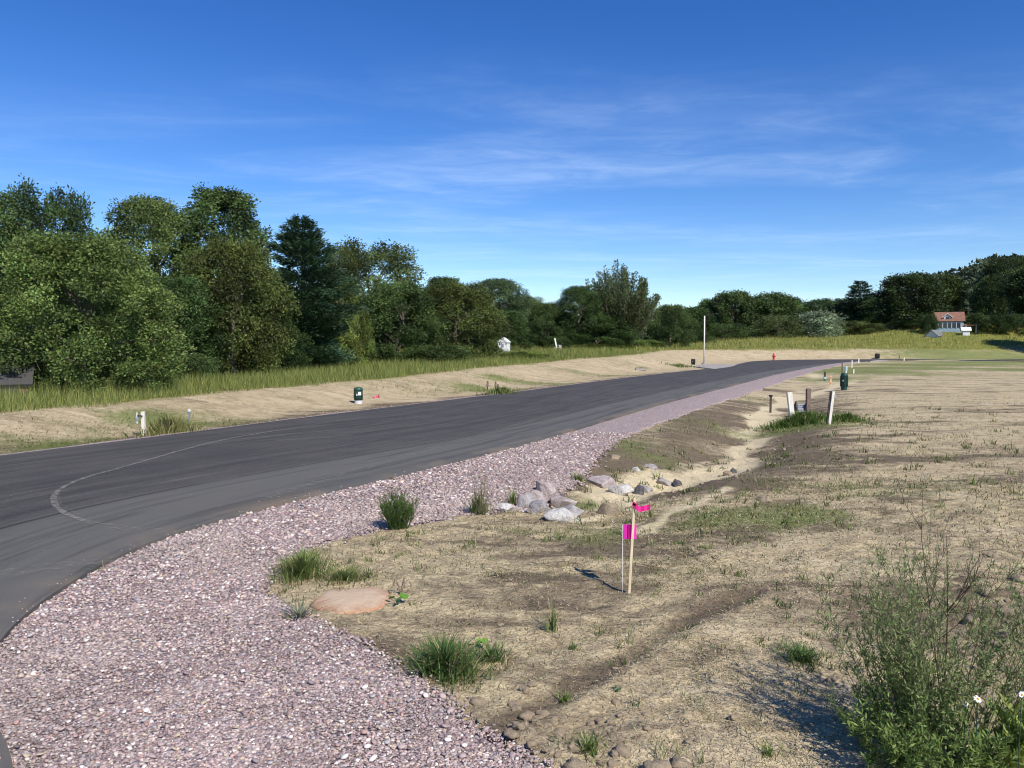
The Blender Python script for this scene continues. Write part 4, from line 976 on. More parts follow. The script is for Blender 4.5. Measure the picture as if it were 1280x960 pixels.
# woods far behind everything and on the hill: one mass each
def woods(name, label, pts, n_each, ls, H0, seed, base):
    r = np.random.default_rng(seed); PT = np.array(pts); m = len(PT); z = terrain(PT[:, 0], PT[:, 1], False); Hh = H0 * r.uniform(.7, 1.25, m)
    k = np.repeat(np.arange(m), n_each); v = unit(r.normal(size=(len(k), 3))); wd = Hh[k] * .42 * (.85 + .3 * r.random(len(k)))
    P = np.stack([PT[k, 0] + v[:, 0] * wd, PT[k, 1] + v[:, 1] * wd, z[k] + Hh[k] * (.52 + .48 * v[:, 2])], 1)
    D = unit(v + r.normal(0, .8, v.shape)); U = unit(np.cross(D, unit(r.normal(size=v.shape) + np.array([0, 0, .4])))); ln = ls * r.uniform(.6, 1.4, len(k))
    c = np.array(base) * np.clip(1 + .3 * r.normal(size=m), .5, 1.7)[k][:, None] * r.uniform(.8, 1.25, (len(k), 1))
    V, F, C = leaves(P, D, U, ln, ln * .7, np.clip(c, 0, 1)); tag(link(name, mesh_np(name, V, F, {'tint': C}, False, M['grass'])), label, kind='stuff')
r = np.random.default_rng(31)
hp = []
while len(hp) < 420:
    x, y = 247 + r.normal(0, 48), 355 + r.normal(0, 60)
    if y > 235 and x > 165: hp.append((x, y))
woods('hill_woods', 'wooded hill rising behind the house', hp, 170, 2.1, 11, 32, (.085, .11, .06))
dp = [(x, 250 + 45 * math.sin(x * .02) + r.uniform(-30, 60)) for x in np.arange(-420, 460, 4.5)]
woods('distant_woods', 'distant belt of woods closing the horizon', dp, 110, 2.2, 9.5, 33, (.052, .074, .034))
bp = [((p - 640) / FPX * D, D) for p, D in zip(np.arange(-120, 1330, 9), np.interp(np.arange(-120, 1330, 9), [-120, 220, 460, 700, 880, 1330], [40, 46, 72, 108, 176, 182]) + r.uniform(-3, 8, 162))]
bp += [((p - 640) / FPX * D, D) for p, D in zip(np.linspace(930, 1330, 60), r.uniform(190, 245, 60))]
woods('back_woods', 'shaded undergrowth behind the tree row', bp, 380, .7, 4.8, 34, (.040, .058, .026))

# ------------------------------------------------------------------ buildings far off
def gable_house(t, w, d, h, rh, wallm, roofm, over=.25):
    mb = MB(); mb.prism([(-w / 2, -d / 2, -.3), (w / 2, -d / 2, -.3), (w / 2, -d / 2, h), (-w / 2, -d / 2, h)], (0, d, 0)); o = mb.build('wall', wallm, t)
    for s in (-1, 1):   # ridge along x
        mb = MB(); a = math.atan2(rh, d / 2); L = math.hypot(rh, d / 2) + over
        mb.box((0, s * (d / 4 + over * .35 * math.cos(a)), h + rh / 2 - over * .35 * math.sin(a) + .03), (w + 2 * over, L, .10), Matrix.Rotation(-s * a, 3, 'X')); mb.build('roof', roofm, t)
    for s in (-1, 1):
        mb = MB(); mb.prism([(s * w / 2 - .04, -d / 2, h), (s * w / 2 - .04, d / 2, h), (s * w / 2 - .04, 0, h + rh)], (.08, 0, 0)); mb.build('gable', wallm, t)
    return o
def place(px, D, dz=0.0): x = (px - 640) / FPX * D; return (x, D, tz(x, D, False) + dz)
# red roofed house on the right
D = 143; px_m = FPX / D
zb = CAM_H + (436 - 414) / px_m
hx = (1185 - 640) / px_m
h = thing('house', 'red roofed house with white dormer and blue wall across the field', 'house', (hx, D, zb - 1.2), R(-26))
gable_house(h, 4.3, 5.2, 3.0, 1.65, M['wall_blue'], M['roof_red'])
mb = MB(); mb.box((-.1, -2.63, 2.2), (3.7, .08, .8)); wdw = mb.build('window', M['glass'], h)
for k in range(6): mb = MB(); mb.box((-1.9 + k * .72, -2.69, 2.2), (.08, .06, .95)); mb.build('frame', M['white'], wdw)
mb = MB(); mb.prism([(-1.0, -2.2, 3.2), (.2, -2.2, 3.2), (.2, -2.2, 3.6), (-.4, -2.2, 4.15), (-1.0, -2.2, 3.6)], (0, 1.8, 0)); dm = mb.build('dormer', M['wall_white'], h)
mb = MB(); mb.box((-.4, -2.23, 3.55), (.55, .06, .4)); mb.build('window', M['glass'], dm)
for s in (-1, 1): mb = MB(); mb.box((-.4 + s * .42, -1.4, 4.0), (1.12, 2.0, .08), Matrix.Rotation(s * .72, 3, 'Y')); mb.build('roof', M['white'], dm)
mb = MB(); mb.box((3.25, -1.0, 2.55), (2.1, 3.6, .1), Matrix.Rotation(R(14), 3, 'X')); pr_ = mb.build('porch_roof', M['roof_red'], h)
for k in (2.5, 4.1): mb = MB(); mb.box((k, -2.6, 1.0), (.14, .14, 2.6)); mb.build('post', M['white'], h)
g = thing('shed', 'small bright white shed right of the red roofed house', 'shed', ((1206 - 640) / (FPX / 138), 138, CAM_H + (436 - 413) / (FPX / 138) - 1.9), R(-20))
gable_house(g, 1.1, 1.2, 1.9, .5, M['wall_white'], M['white'])
g = thing('garage', 'white gabled garage with dark roof left of the red roofed house', 'garage', ((1167 - 640) / (FPX / 139), 139, CAM_H + (436 - 413) / (FPX / 139) - 2.2), R(40))
gable_house(g, 2.6, 2.2, 1.2, 1.0, M['wall_white'], M['roof_grey'])
g = thing('outbuilding', 'low grey outbuilding under the big dark tree', 'building', ((1108 - 640) / (FPX / 158), 158, CAM_H + (436 - 415) / (FPX / 158) - .9), .1)
gable_house(g, 4.6, 3, 1.3, .9, M['wall_white'], M['roof_grey'])
# shed roof showing at the far left
cx_ = (-6 - 640) / FPX * 19.6
g = thing('woodshed', 'low brown woodshed with grey roof at the left edge', 'shed', (cx_, 19.6, tz(cx_, 19.6, False)), R(28))
gable_house(g, 1.5, 1.3, .40, .42, M['wall_brown'], M['lid'], .10)
mb = MB(); mb.box((.3, -.665, .22), (.4, .03, .36)); mb.build('door', M['dark_wood'], g)
g = thing('house', 'white house wall glimpsed between trunks at the left edge', 'house', ((-6 - 640) / FPX * 62, 62, tz(-41, 62, False)))
gable_house(g, 5, 5, 2.0, 1.6, M['wall_white'], M['roof_grey'])
# small white shed peeping over the brush
g = thing('shed', 'tiny white gabled shed peeping over brush in the tree row', 'shed', place(630, 68), R(78))
gable_house(g, 1.2, .85, .95, .36, M['wall_white'], M['white'], .08)
mb = MB(); mb.box((0, 0, 0), (.02, .22, .28)); o = mb.build('window', M['grey_metal'], g); o.location = (-.61, 0, .68)
x, y, z = place(697, 82)
c = thing('lawn_chair', 'white tall backed lawn chair showing in front of dark brush', 'chair', (x, y, z), R(70)); c.scale = (.75,) * 3
mb = MB(); mb.box((0, .28, 1.0), (.5, .06, 1.5), Matrix.Rotation(R(-12), 3, 'X')); mb.build('backrest', M['white'], c)
mb = MB(); mb.box((0, -.05, .42), (.55, .6, .06)); mb.build('seat', M['white'], c)
for s in (-1, 1):
    mb = MB(); mb.box((s * .32, -.1, .72), (.1, .75, .05)); mb.build('arm', M['white'], c)
    mb = MB(); mb.box((s * .32, -.38, .35), (.08, .08, .72)); mb.build('leg', M['white'], c)
    mb = MB(); mb.box((s * .26, .3, .22), (.08, .08, .46)); mb.build('leg', M['white'], c)
# fence in the shade under the olive tree
x0, y0, z0 = place(273, 35); x1, y1, z1 = place(318, 36)
fn = thing('fence', 'low wire fence with pale posts under the olive tree', 'fence', (x0, y0, z0))
for k, f_ in enumerate((-.6, 0, 1, 1.7)):
    mb = MB(); px_, py_ = (x1 - x0) * f_, (y1 - y0) * f_; zz_ = tz(x0 + px_, y0 + py_, False) - z0
    mb.box((px_, py_, zz_ + .55), (.09, .09, 1.25)); mb.build('post', M['pole'], fn)
mb = MB()
for k in range(6): mb.tube([((x1 - x0) * -.6, (y1 - y0) * -.6 - .06, .25 + k * .15), ((x1 - x0) * 1.7, (y1 - y0) * 1.7 - .06, .25 + k * .15)], .012, 4)
for k in range(30): q = -.6 + 2.3 * k / 29; mb.tube([((x1 - x0) * q, (y1 - y0) * q - .06, .2), ((x1 - x0) * q, (y1 - y0) * q - .06, 1.05)], .009, 4)
mb.build('wire_mesh', M['grey_metal'], fn)
#PART3
# ------------------------------------------------------------------ street furniture
def mpp(y): return y / FPX            # metres per photograph pixel at distance y
x, y, z = at(880, 455.5)
y = 78.0; x = (880 - 640) / FPX * y; z = tz(x, y, False); hp_ = (456 - 395.5) * mpp(y)
lp = thing('lamp_pole', 'tall pale lamp pole with short arm beside the road', 'lamp pole', (x, y, z), 0)
MB().lathe([(.26, -.2), (.26, .12), (.16, .16), (.16, .22)], 12).build('base', M['concrete'], lp)
MB().tube([(0, 0, .1), (0, 0, hp_)], [.08, .065], 10).build('pole', M['pole'], lp, True)
MB().tube([(0, 0, hp_ - .12), (.35, -.1, hp_ + .1), (.85, -.25, hp_ + .2)], [.018, .015, .014], 6).build('arm', M['lid'], lp)
MB().box((1.05, -.3, hp_ + .2), (.30, .12, .05), Matrix.Rotation(-.28, 3, 'Z'), .015).build('lamp_head', M['lid'], lp)

x, y, z = at(969, 450.6); k = mpp(y) * 9.5 / .75
hy = thing('fire_hydrant', 'small red fire hydrant at the far bend of the road', 'hydrant', (x, y + .6, tz(x, y + .6)), .3)
hy.scale = (k, k, k)
MB().lathe([(.15, -.1), (.15, .05), (.10, .07), (.10, .42), (.13, .44), (.13, .48), (.115, .5), (.10, .62), (.05, .70), (.03, .72)], 14).build('barrel', M['red'], hy, True)
MB().lathe([(.03, .70), (.03, .76)], 6).build('operating_nut', M['red'], hy)
for a in (0, math.pi / 2, math.pi):
    MB().tube([(.08 * math.cos(a), -.08 * math.sin(a), .42), (.19 * math.cos(a), -.19 * math.sin(a), .42)], .06, 10).build('outlet', M['red'], hy)

def pedestal(name, label, px, pyb, h_px, w_px, coll=True, lab=True, mat='green', off=0.0):
    x, y, z = at(px, pyb); H_ = h_px * mpp(y); r_ = w_px * mpp(y) / 2
    t = thing(name, label, 'utility pedestal', (x, y, z), math.atan2(x, y) * -1 + off)
    MB().lathe([(r_ * .86, -.1), (r_ * .86, H_ * .24), (r_ * .90, H_ * .26)], 20).build('base', M['steel'] if lab else M['dgreen'], t)
    MB().lathe([(r_ * .96, H_ * .22), (r_ * .96, H_ * .86), (r_ * .9, H_ * .95), (r_ * .6, H_ * .99), (r_ * .1, H_)], 22).build('cover', M[mat], t, True)
    if coll:
        for zz in (.36, .46, .80): MB().lathe([(r_ * .95, H_ * zz), (r_ * 1.06, H_ * (zz + .008)), (r_ * 1.06, H_ * (zz + .045)), (r_ * .95, H_ * (zz + .055))], 22).build('band', M['dgreen'], t)
    if lab:
        MB().box((r_ * .28, -r_ * .94, H_ * .62), (r_ * .62, .02, H_ * .2)).build('label_plate', M['white'], t)
    MB().box((-r_ * .3, -r_ * .98, H_ * .55), (.03, .03, .06)).build('hasp', M['steel'], t)
    return t
pedestal('utility_pedestal', 'green utility pedestal with white label across the road', 448, 504.5, 20.5, 11.5)
t = pedestal('utility_pedestal', 'dark ribbed utility pedestal in the yard beside the lawn', 1055, 487.5, 21.5, 8.5, True, False, 'dgreen')
for k in range(9):
    q = t.children[1]; 
    a = math.pi * (1 + k / 8); rr_ = 8.5 * mpp(t.location.y) / 2; hh_ = 21.5 * mpp(t.location.y)
    MB().box((rr_ * math.cos(a), rr_ * math.sin(a), hh_ * .5), (.03, .03, hh_ * .6), Matrix.Rotation(a, 3, 'Z')).build('rib', M['dgreen'], t)
t = pedestal('utility_pedestal', 'small black utility pedestal left of the lamp pole', 866.5, 456.0, 7.5, 5.5, False, False, 'black')
t = pedestal('utility_pedestal', 'small black utility pedestal beyond the far end of the road', 1096.5, 448.8, 7.0, 6.0, False, False, 'black')
MB().box((0, 0, .05), (.5, .5, .1)).build('footing', M['concrete'], t)
x, y, z = at(802, 463.5); lw = 13 * mpp(y)
u = thing('ground_box', 'flat dark utility lid lying in the straw verge', 'utility box', (x, y + .4, tz(x, y + .4)), -.1)
MB().box((0, 0, .07), (lw, .55, .16), None, .02).build('frame', M['concrete'], u); MB().box((0, 0, .165), (lw * .92, .47, .05), None, .01).build('cover', M['lid'], u)
for s in (-1, 1): MB().tube([(s * lw * .3 - .05, 0, .19), (s * lw * .3 - .03, 0, .21), (s * lw * .3 + .03, 0, .21), (s * lw * .3 + .05, 0, .19)], .008, 5).build('handle', M['steel'], u)

def lath(name, label, pb, pt, w_px, mat, cat='stake', th=.5, pointed=True, group=None):
    """wooden stake from ground pixel pb to top pixel pt (same distance)"""
    x, y, z = at(*pb); k = mpp(y); dx, dz = (pt[0] - pb[0]) * k, (pb[1] - pt[1]) * k; w = w_px * k
    t = thing(name, label, cat, (x, y, z), 0, group)
    mb = MB(); a = math.atan2(dx, dz); L = math.hypot(dx, dz)
    mb.box((0, 0, (L - .12) / 2), (w, max(.008, w * th), L + .12), None, w * .06)
    o = mb.build('shaft', M[mat], t); o.rotation_euler = (random.uniform(-.03, .05), a, 0); o['stake_top'] = 1; del o['stake_top']
    return t, dx, dz, k
def strip_ribbon(name, pts, w, mat, parent, up=(0, 0, 1), th=.0025):
    pts = [Vector(p) for p in pts]; mb = MB(); up = Vector(up)
    f_ = [p + up * w / 2 for p in pts]; g_ = [p - up * w / 2 for p in pts]
    n_ = Vector((0, th, 0)); v = [[mb.bm.verts.new(p + s * n_) for p in L] for s in (-1, 1) for L in (f_, g_)]
    for a, b in ((0, 1), (2, 3)):
        for i in range(len(pts) - 1): mb.bm.faces.new((v[a][i], v[a][i + 1], v[b][i + 1], v[b][i]))
    for a, b in ((0, 2), (1, 3)):
        for i in range(len(pts) - 1): mb.bm.faces.new((v[a][i], v[b][i], v[b][i + 1], v[a][i + 1]))
    for i in (0, len(pts) - 1): mb.bm.faces.new((v[0][i], v[1][i], v[3][i], v[2][i]))
    o = mb.build(name, M[mat], parent)
    c = o.data.color_attributes.new('tint', 'FLOAT_COLOR', 'POINT')
    for d_ in c.data: d_.color = (*PINK, 1)
    return o
PINK = (.86, .055, .42)
# survey stake with ribbon, and the wire flag beside it
t, dx, dz, k = lath('survey_stake', 'pale survey stake with pink ribbon tied near its top', (786.5, 742), (792.5, 620.5), 3.2, 'stake', 'stake', .6)
s = (lambda px, py: ((px - 786.5) * k, -.012, (742 - py) * k))
PINK = (.72, .03, .22)
for q in range(2): strip_ribbon('ribbon', [s(789.6, 626 + 2 * q), s(792.2, 627.5 + 2 * q), s(794.6, 629.5 + 2 * q)], .022, 'pink', t, (.25, 0, 1))
PINK = (.80, .04, .30)
strip_ribbon('ribbon_tail', [(lambda p: (p[0], p[1] - .01 * (i % 2), p[2]))(s(*q)) for i, q in enumerate([(793, 630), (796, 633), (800, 634), (804, 632.5), (808, 632.3), (811.5, 631)])], .034, 'pink', t, (.08, .25, 1))
x, y, z = at(778.5, 741); k = mpp(y)
fl = thing('marker_flag', 'bright pink wire marker flag next to the survey stake', 'marker flag', (x, y, z), 0)
MB().tube([(0, 0, -.08), (-.004, 0, 40 * k), (-.004, 0, 86 * k)], .0032, 6).build('wire', M['wire'], fl)
PINK = (.90, .055, .52)
mb_pts = [(0, -.003, 77 * k), (5 * k, -.012, 77 * k), (8 * k, .014, 76.2 * k), (11 * k, -.014, 77 * k), (16.5 * k, -.004, 77.2 * k)]
strip_ribbon('flag', mb_pts, 18.2 * k, 'pink', fl, (0, .06, 1), .0012)
# little pink flag by the far pedestal
x, y, z = at(470, 502); k = mpp(y)
f2 = thing('marker_flag', 'small pink flag right of the labelled green pedestal', 'marker flag', (x, y, z), 0)
MB().tube([(0, 0, -.05), (0, 0, 8 * k)], .006, 5).build('wire', M['wire'], f2); PINK = (.80, .16, .24)
strip_ribbon('flag', [(0, -.01, 6.3 * k), (2.2 * k, .03, 6.0 * k), (4.5 * k, -.02, 6.4 * k)], 3.2 * k, 'pink', f2)
strip_ribbon('ribbon_tail', [(-.02, -.03, 5.5 * k), (-2 * k, -.05, 4.8 * k), (-4 * k, -.02, 5.2 * k)], .04, 'pink', f2)
# the four posts round the grassy patch
G4 = 'posts round the grassy patch'
t, dx, dz, k = lath('post', 'thin black post with flat cap left of the grassy patch', (963, 516), (963, 495.5), 2.2, 'dark_wood', 'post', 1, group=G4)
MB().lathe([(.05, dz - .01), (.06, dz), (.06, dz + .035), (.04, dz + .045)], 10).build('cap', M['black'], t)
lath('post', 'thick whitewashed post leaning left in the grassy patch', (991, 530), (986, 490.5), 6.2, 'white_wood', 'post', .7, group=G4)
lath('post', 'upright brown weathered post behind the grassy patch', (1010, 522), (1009.3, 485.5), 5.2, 'brown_wood', 'post', .9, group=G4)
t, dx, dz, k = lath('post', 'two toned slim post with pale ribbon at the grassy patch', (1036.5, 530), (1040.5, 489), 3.4, 'white_wood', 'post', .8, group=G4)
mb = MB(); mb.box((-2.2 * k, .012, dz / 2), (2.2 * k, .035, dz)); o = mb.build('dark_face', M['dark_wood'], t); o.rotation_euler = (0, math.atan2(dx, dz), 0)
PINK = (.55, .62, .64)
strip_ribbon('ribbon', [(3.5 * k, -.03, dz * .83), (6 * k, -.05, dz * .88), (8 * k, -.02, dz * .80)], .035, 'pink', t)
strip_ribbon('ribbon', [(3.5 * k, -.03, dz * .85), (5.5 * k, -.03, dz * .97), (6.5 * k, -.01, dz * 1.0)], .02, 'pink', t)
x, y, z = at(1003, 518.5); k = mpp(y)
dg = thing('drain_grate', 'blue grey slatted drain grate behind the grassy patch', 'grate', (x, y, z - .02), -.1)
for q in range(5): MB().box((0, .06 * q, .05 + .055 * q), (13 * k, .035, .045), Matrix.Rotation(R(-25), 3, 'X'), .006).build('slat', M['grey_metal'], dg)
for s_ in (-1, 1): MB().box((s_ * 6.6 * k, .12, .15), (.04, .32, .36), Matrix.Rotation(R(-35), 3, 'X')).build('frame', M['lid'], dg)
# markers farther up the yard
MK = 'marker stakes beside the far road'
t, dx, dz, k = lath('marker_post', 'short dark post with pale foot near the sandy patch', (1031, 476), (1031, 464.5), 2.0, 'dark_wood', 'post', 1, group=MK)
mb = MB(); mb.box((0, -.005, dz * .3), (2.6 * k, 2.4 * k, dz * .25)); mb.build('pale_band', M['blue'], t)
t, dx, dz, k = lath('marker_stake', 'thin pale stake with orange marks left of the dark pedestal', (1038.5, 482), (1038.2, 470), 1.5, 'stake', group=MK)
for f_ in (.25, .8): mb = MB(); mb.box((0, 0, dz * f_), (2.2 * k, 2 * k, dz * .16)); mb.build('orange_band', M['orange'], t)
t, dx, dz, k = lath('marker_stake', 'pale blue marker stake rising behind the dark pedestal', (1057.5, 474), (1057.2, 457.5), 1.9, 'white_wood', group=MK)
mb = MB(); mb.box((0, 0, dz * .8), (2.4 * k, 2.2 * k, dz * .35)); mb.build('blue_band', M['blue'], t)
lath('marker_stake', 'thin black rod left of the pale blue marker stake', (1052.5, 466), (1052.3, 453.5), 1.1, 'dark_wood', group=MK)
lath('marker_stake', 'short white stake right of the dark pedestal', (1067, 467), (1067, 461.5), 1.5, 'white_wood', group=MK)
lath('marker_stake', 'white stake standing before the end of the gutter', (1064.8, 459.5), (1064.8, 450.5), 1.3, 'white_wood', group=MK)
lath('marker_stake', 'white stake on the far tip of the gutter', (1073.3, 454), (1073.3, 448), 1.3, 'white_wood', group=MK)
lath('marker_stake', 'rightmost pale stake beyond the road end', (1130, 450), (1130, 446.5), 1.6, 'stake', group=MK)
lath('marker_stake', 'thin brown stake beside the rightmost pale stake', (1124, 450), (1124, 444), 1.0, 'brown_wood', group=MK)
# across the road, left
t, dx, dz, k = lath('post', 'white post with bracket in weeds across the road', (180, 544), (179, 514.5), 4.0, 'white_wood', 'post', 1)
MB().box((-3.5 * k, -.03, dz * .82), (6 * k, .03, 2.2 * k), Matrix.Rotation(.15, 3, 'Y')).build('bracket', M['dark_wood'], t)
MB().tube([(-7.5 * k, -.02, dz * .50), (-7.8 * k, -.02, dz * .97)], 1.0 * k, 8).build('cap_rod', M['steel'], t)
MB().lathe([(1.9 * k, dz * .62), (2.2 * k, dz * .68), (2.2 * k, dz * .74), (1.4 * k, dz * .78)], 10, (-7.6 * k, -.02, 0)).build('meter_head', M['grey_metal'], t)
t, dx, dz, k = lath('post', 'small grey pipe with cap right of the white post', (236.5, 528), (236, 511.5), 1.8, 'grey_metal', 'post', 1)
MB().lathe([(1.7 * k, dz * .78), (2.1 * k, dz * .82), (2.1 * k, dz * .93), (1.2 * k, dz)], 10).build('cap', M['steel'], t)

# ------------------------------------------------------------------ rocks
def rock(label, px0, px1, py0, py1, mat, seed, tall=1.0, tilt=0.0, name='rock', cat='rock', depth=.8):
    cx = (px0 + px1) / 2; x, y, z = at(cx, py1); k = mpp(y); w, h_ = (px1 - px0) * k * 1.08, (py1 - py0) * k * 1.15
    V0, T0 = ico(3); j = np.random.default_rng(seed)
    for _ in range(16):          # cleave flat facets
        n_ = unit(j.normal(size=(1, 3)))[0]; o_ = j.uniform(.42, .78); dd_ = V0 @ n_ - o_; V0 = V0 - np.where(dd_ > 0, dd_, 0)[:, None] * n_
    V0 = V0 * (1 + .06 * fbm(V0[:, 0] * 2 + seed, V0[:, 1] * 2 + V0[:, 2] * 1.7, seed, 3) + .07 * np.abs(fbm(V0[:, 0] * 5 + seed, V0[:, 1] * 5 + V0[:, 2] * 4, seed + 3, 2)))[:, None]
    V0 = V0 - (V0.max(0) + V0.min(0)) / 2; V0 = V0 / (V0.max(0) - V0.min(0))
    dep = w * depth
    me = mesh_np(name, V0 * np.array([w, dep, h_ * 1.25]), T0, None, False, M[mat])
    o = link(name, me, None, (x, y + dep * .35, z + h_ * (.19 if w > .22 else .10))); o.rotation_euler = (0, tilt, 0)
    return tag(o, label, cat, 'rocks at the head of the ditch')
rock('pink white boulder at the back top of the rock pile', 670, 695, 601, 620, 'rock_pink', 1)
rock('pinkish grey boulder at the left end of the rock pile', 644, 668, 616, 638, 'rock_grey', 2)
rock('pale rock wedged in the middle of the rock pile', 661, 684, 612, 632, 'rock_pink', 3)
rock('rough grey rock on the front left of the rock pile', 662, 688, 627, 642, 'rock_grey', 4)
rock('pinkish boulder above the white slab', 689, 721, 620, 637, 'rock_pink', 5)
rock('dark shaded angular rock lying over the white slab', 694, 731, 632, 649, 'rock_grey', 6, tilt=.25)
rock('long white chalky slab at the front of the rock pile', 680, 735, 637, 653, 'rock_white', 7, tilt=.20, name='slab', cat='slab', depth=.4)
rock('small whitish striped stone left of the rock pile', 623, 641, 629, 641, 'rock_white', 8)
rock('long low pale boulder across the ditch', 735, 772, 597, 611, 'rock_pink', 9)
rock('white flat rock right of the long low boulder', 762, 792, 606, 619, 'rock_white', 10)
rock('dark triangular rock with one pale face', 791, 806, 604, 618, 'rock_dark', 11, depth=.7)
rock('pale wedge leaning on the dark triangular rock', 801, 817, 606, 617, 'rock_grey', 12)
rock('grey flat rock farthest along the ditch', 820, 845, 597, 608, 'rock_grey', 13)
rock('small dark stone at the right end of the ditch rocks', 842, 853, 598, 608, 'rock_dark', 14)
rock('flat tan clay slab in the ditch bottom', 747, 775, 628, 644, 'rock_tan', 15, tilt=-.2, name='clay_slab', cat='slab')
rock('small brown stone near the pink wire flag on the far slope', 905, 917, 588, 594, 'rock_tan', 16)
rock('small pale rock high on the eroded slope', 790, 802, 583, 589, 'rock_white', 17)
rock('flat stone on the eroded dark bank', 806, 822, 580, 586, 'rock_grey', 18)
rock('brown lump on the dark eroded bank', 760, 776, 568, 575, 'rock_tan', 19)
rock('lone stone lying on the bare yard at right', 1082, 1094, 571, 577, 'rock_tan', 20)
rock('dark clod on the right bank of the ditch', 912, 922, 584, 592, 'rock_dark', 21)
rock('tan lump at the ditch edge below the bank', 948, 966, 618, 628, 'rock_tan', 22)
# clay mound at the gravel edge
x, y, z = at(430, 764)
mv, mt_ = ico(3); k = mpp(y)
mv = mv * (1 + .16 * fbm(mv[:, 0] * 2.1, mv[:, 1] * 1.7 + mv[:, 2], 7, 4))[:, None]
mnd = link('clay_mound', mesh_np('clay_mound', mv * np.array([54 * k, .27, .036]), mt_, None, True, None), None, (x, y + .22, z - .008))
tt_ = NT('orange_clay'); v_ = tt_.coord(); n1 = tt_.noise(v_, 70, 5, .7); n2 = tt_.noise(v_, 9, 4, .6, .5)
gz = tt_.n('SeparateXYZ'); tt_.t.links.new(v_, gz.inputs[0])
cc = tt_.mix(tt_.rng(tt_.math('ADD', gz.outputs[2], tt_.math('MULTIPLY', n2, .05)), .03, .058), (.42, .23, .13), (.56, .42, .29)); cc = tt_.mix(tt_.rng(n1, .45, .75, 0, .7), cc, (.66, .50, .36)); tt_.bump(tt_.math('ADD', n1, n2), .8, .015)
mnd.data.materials.append(tt_.fin(cc, .95, .1)); tag(mnd, 'orange tan clay mound at the edge of the gravel', 'mound')

# ------------------------------------------------------------------ weeds and tufts
def tuft(name, label, cat, px, py, w_px, d_m, h_px, n, col, seed, bw=.006, lean=(.2, 1.1), group=None, seedheads=0):
    """clump of grass blades; base centre at pixel, width in pixels, depth in metres"""
    r = np.random.default_rng(seed); x, y, z = at(px, py); k = mpp(y); w = w_px * k / 2; H_ = h_px * k
    q = np.clip(np.abs(r.normal(0, .55, n)), 0, 1.5); a = r.uniform(0, 2 * np.pi, n); q = q * (1 + .35 * np.sin(3 * a + seed) + .2 * np.sin(7 * a)); bx_, by_ = q * np.cos(a) * w, q * np.sin(a) * d_m / 2
    bz_ = terrain(x + bx_, y + by_) - z - .004
    # lean outward from the middle, weaker for the tallest
    az = np.arctan2(by_ + r.normal(0, .5 * d_m, n), bx_ + r.normal(0, .6 * w, n)); hh_ = H_ * r.uniform(.25, 1.1, n) * (1.05 - .5 * np.clip(q, 0, 1.3))
    tn_ = tints(n, *col, r); dm_ = r.random(n) < .16; tn_[dm_] = tints(dm_.sum(), (.26, .22, .11), (.46, .38, .21), r)
    V, F, C = blades(np.stack([bx_, by_, bz_], 1), hh_, bw * r.uniform(.6, 1.3, n), r.uniform(*lean, n), tn_, 3, r, az)
    if seedheads or True:
        me = mesh_np(name, V, F, {'tint': C}, False, M['grass'])
    t = thing(name, label, cat, (x, y, z), 0, group); link('blades', me, t)['kind'] = 'stuff'; return t, k
GR, GRD, GRY, GRG = ((.07, .12, .025), (.20, .26, .07)), ((.05, .105, .025), (.13, .21, .055)), ((.14, .17, .04), (.26, .25, .09)), ((.13, .15, .09), (.24, .25, .17))
TG = 'grass tufts on the yard'
t, k = tuft('grass_tuft', 'big green grass tuft behind the clay mound', 'grass tuft', 378, 722, 66, .5, 40, 900, GR, 1, .006, (.3, 1.2), TG)
tuft('grass_tuft', 'trailing low grass right of the big green tuft', 'grass tuft', 432, 724, 86, .35, 22, 520, GR, 2, .005, (.5, 1.6), TG)
tuft('grass_tuft', 'greyish spidery tuft lying on the gravel', 'grass tuft', 374, 775, 34, .15, 30, 60, GRG, 3, .011, (.8, 2.0), TG)
tuft('grass_tuft', 'dense dark green grass patch near the gravel edge', 'grass patch', 556, 838, 92, .42, 44, 1500, GRD, 4, .006, (.3, 1.5), TG)
tuft('grass_tuft', 'thin right end of the dark green grass patch', 'grass patch', 612, 828, 60, .25, 28, 260, GRD, 5, .005, (.4, 1.4), TG)
tuft('grass_tuft', 'small light tuft in the clods at the bottom edge', 'grass tuft', 735, 940, 46, .2, 24, 140, GR, 6, .006, (.4, 1.3), TG)
tuft('grass_tuft', 'yellow green sprout tuft above the clods', 'grass tuft', 706, 878, 22, .12, 20, 60, (( .12, .2, .03), (.22, .3, .07)), 7, .006, (.3, 1.0), TG)
tuft('grass_tuft', 'dark grass clump in the shadow of the large weed', 'grass tuft', 1005, 826, 66, .3, 26, 420, GRD, 8, .005, (.4, 1.4), TG)
tuft('grass_tuft', 'faint tuft left of the leaning weed shadow', 'grass tuft', 960, 946, 30, .15, 24, 70, GR, 9, .005, (.3, 1.3), TG)
tuft('grass_tuft', 'spiky weed sprout in the open middle of the yard', 'grass tuft', 691, 790, 22, .1, 46, 46, GR, 10, .006, (.1, .8), TG)
tuft('grass_tuft', 'small dark sprout below the spiky weed sprout', 'grass tuft', 716, 812, 18, .08, 12, 40, GRD, 11, .006, (.3, 1.2), TG)
tuft('grass_tuft', 'lush grassy patch around the leaning white post', 'grass patch', 1000, 529, 88, 1.6, 17, 2300, ((.06, .125, .02), (.15, .215, .045)), 12, .022, (.2, 1.0), TG)
tuft('grass_tuft', 'thinner right end of the lush grassy patch', 'grass patch', 1058, 526, 52, 1.0, 13, 700, ((.06, .125, .02), (.15, .215, .045)), 13, .02, (.2, 1.0), TG)
tuft('grass_tuft', 'weedy yellow green grass beside the white post', 'grass patch', 211, 541, 62, 1.6, 26, 900, GRY, 14, .016, (.2, .9), TG)
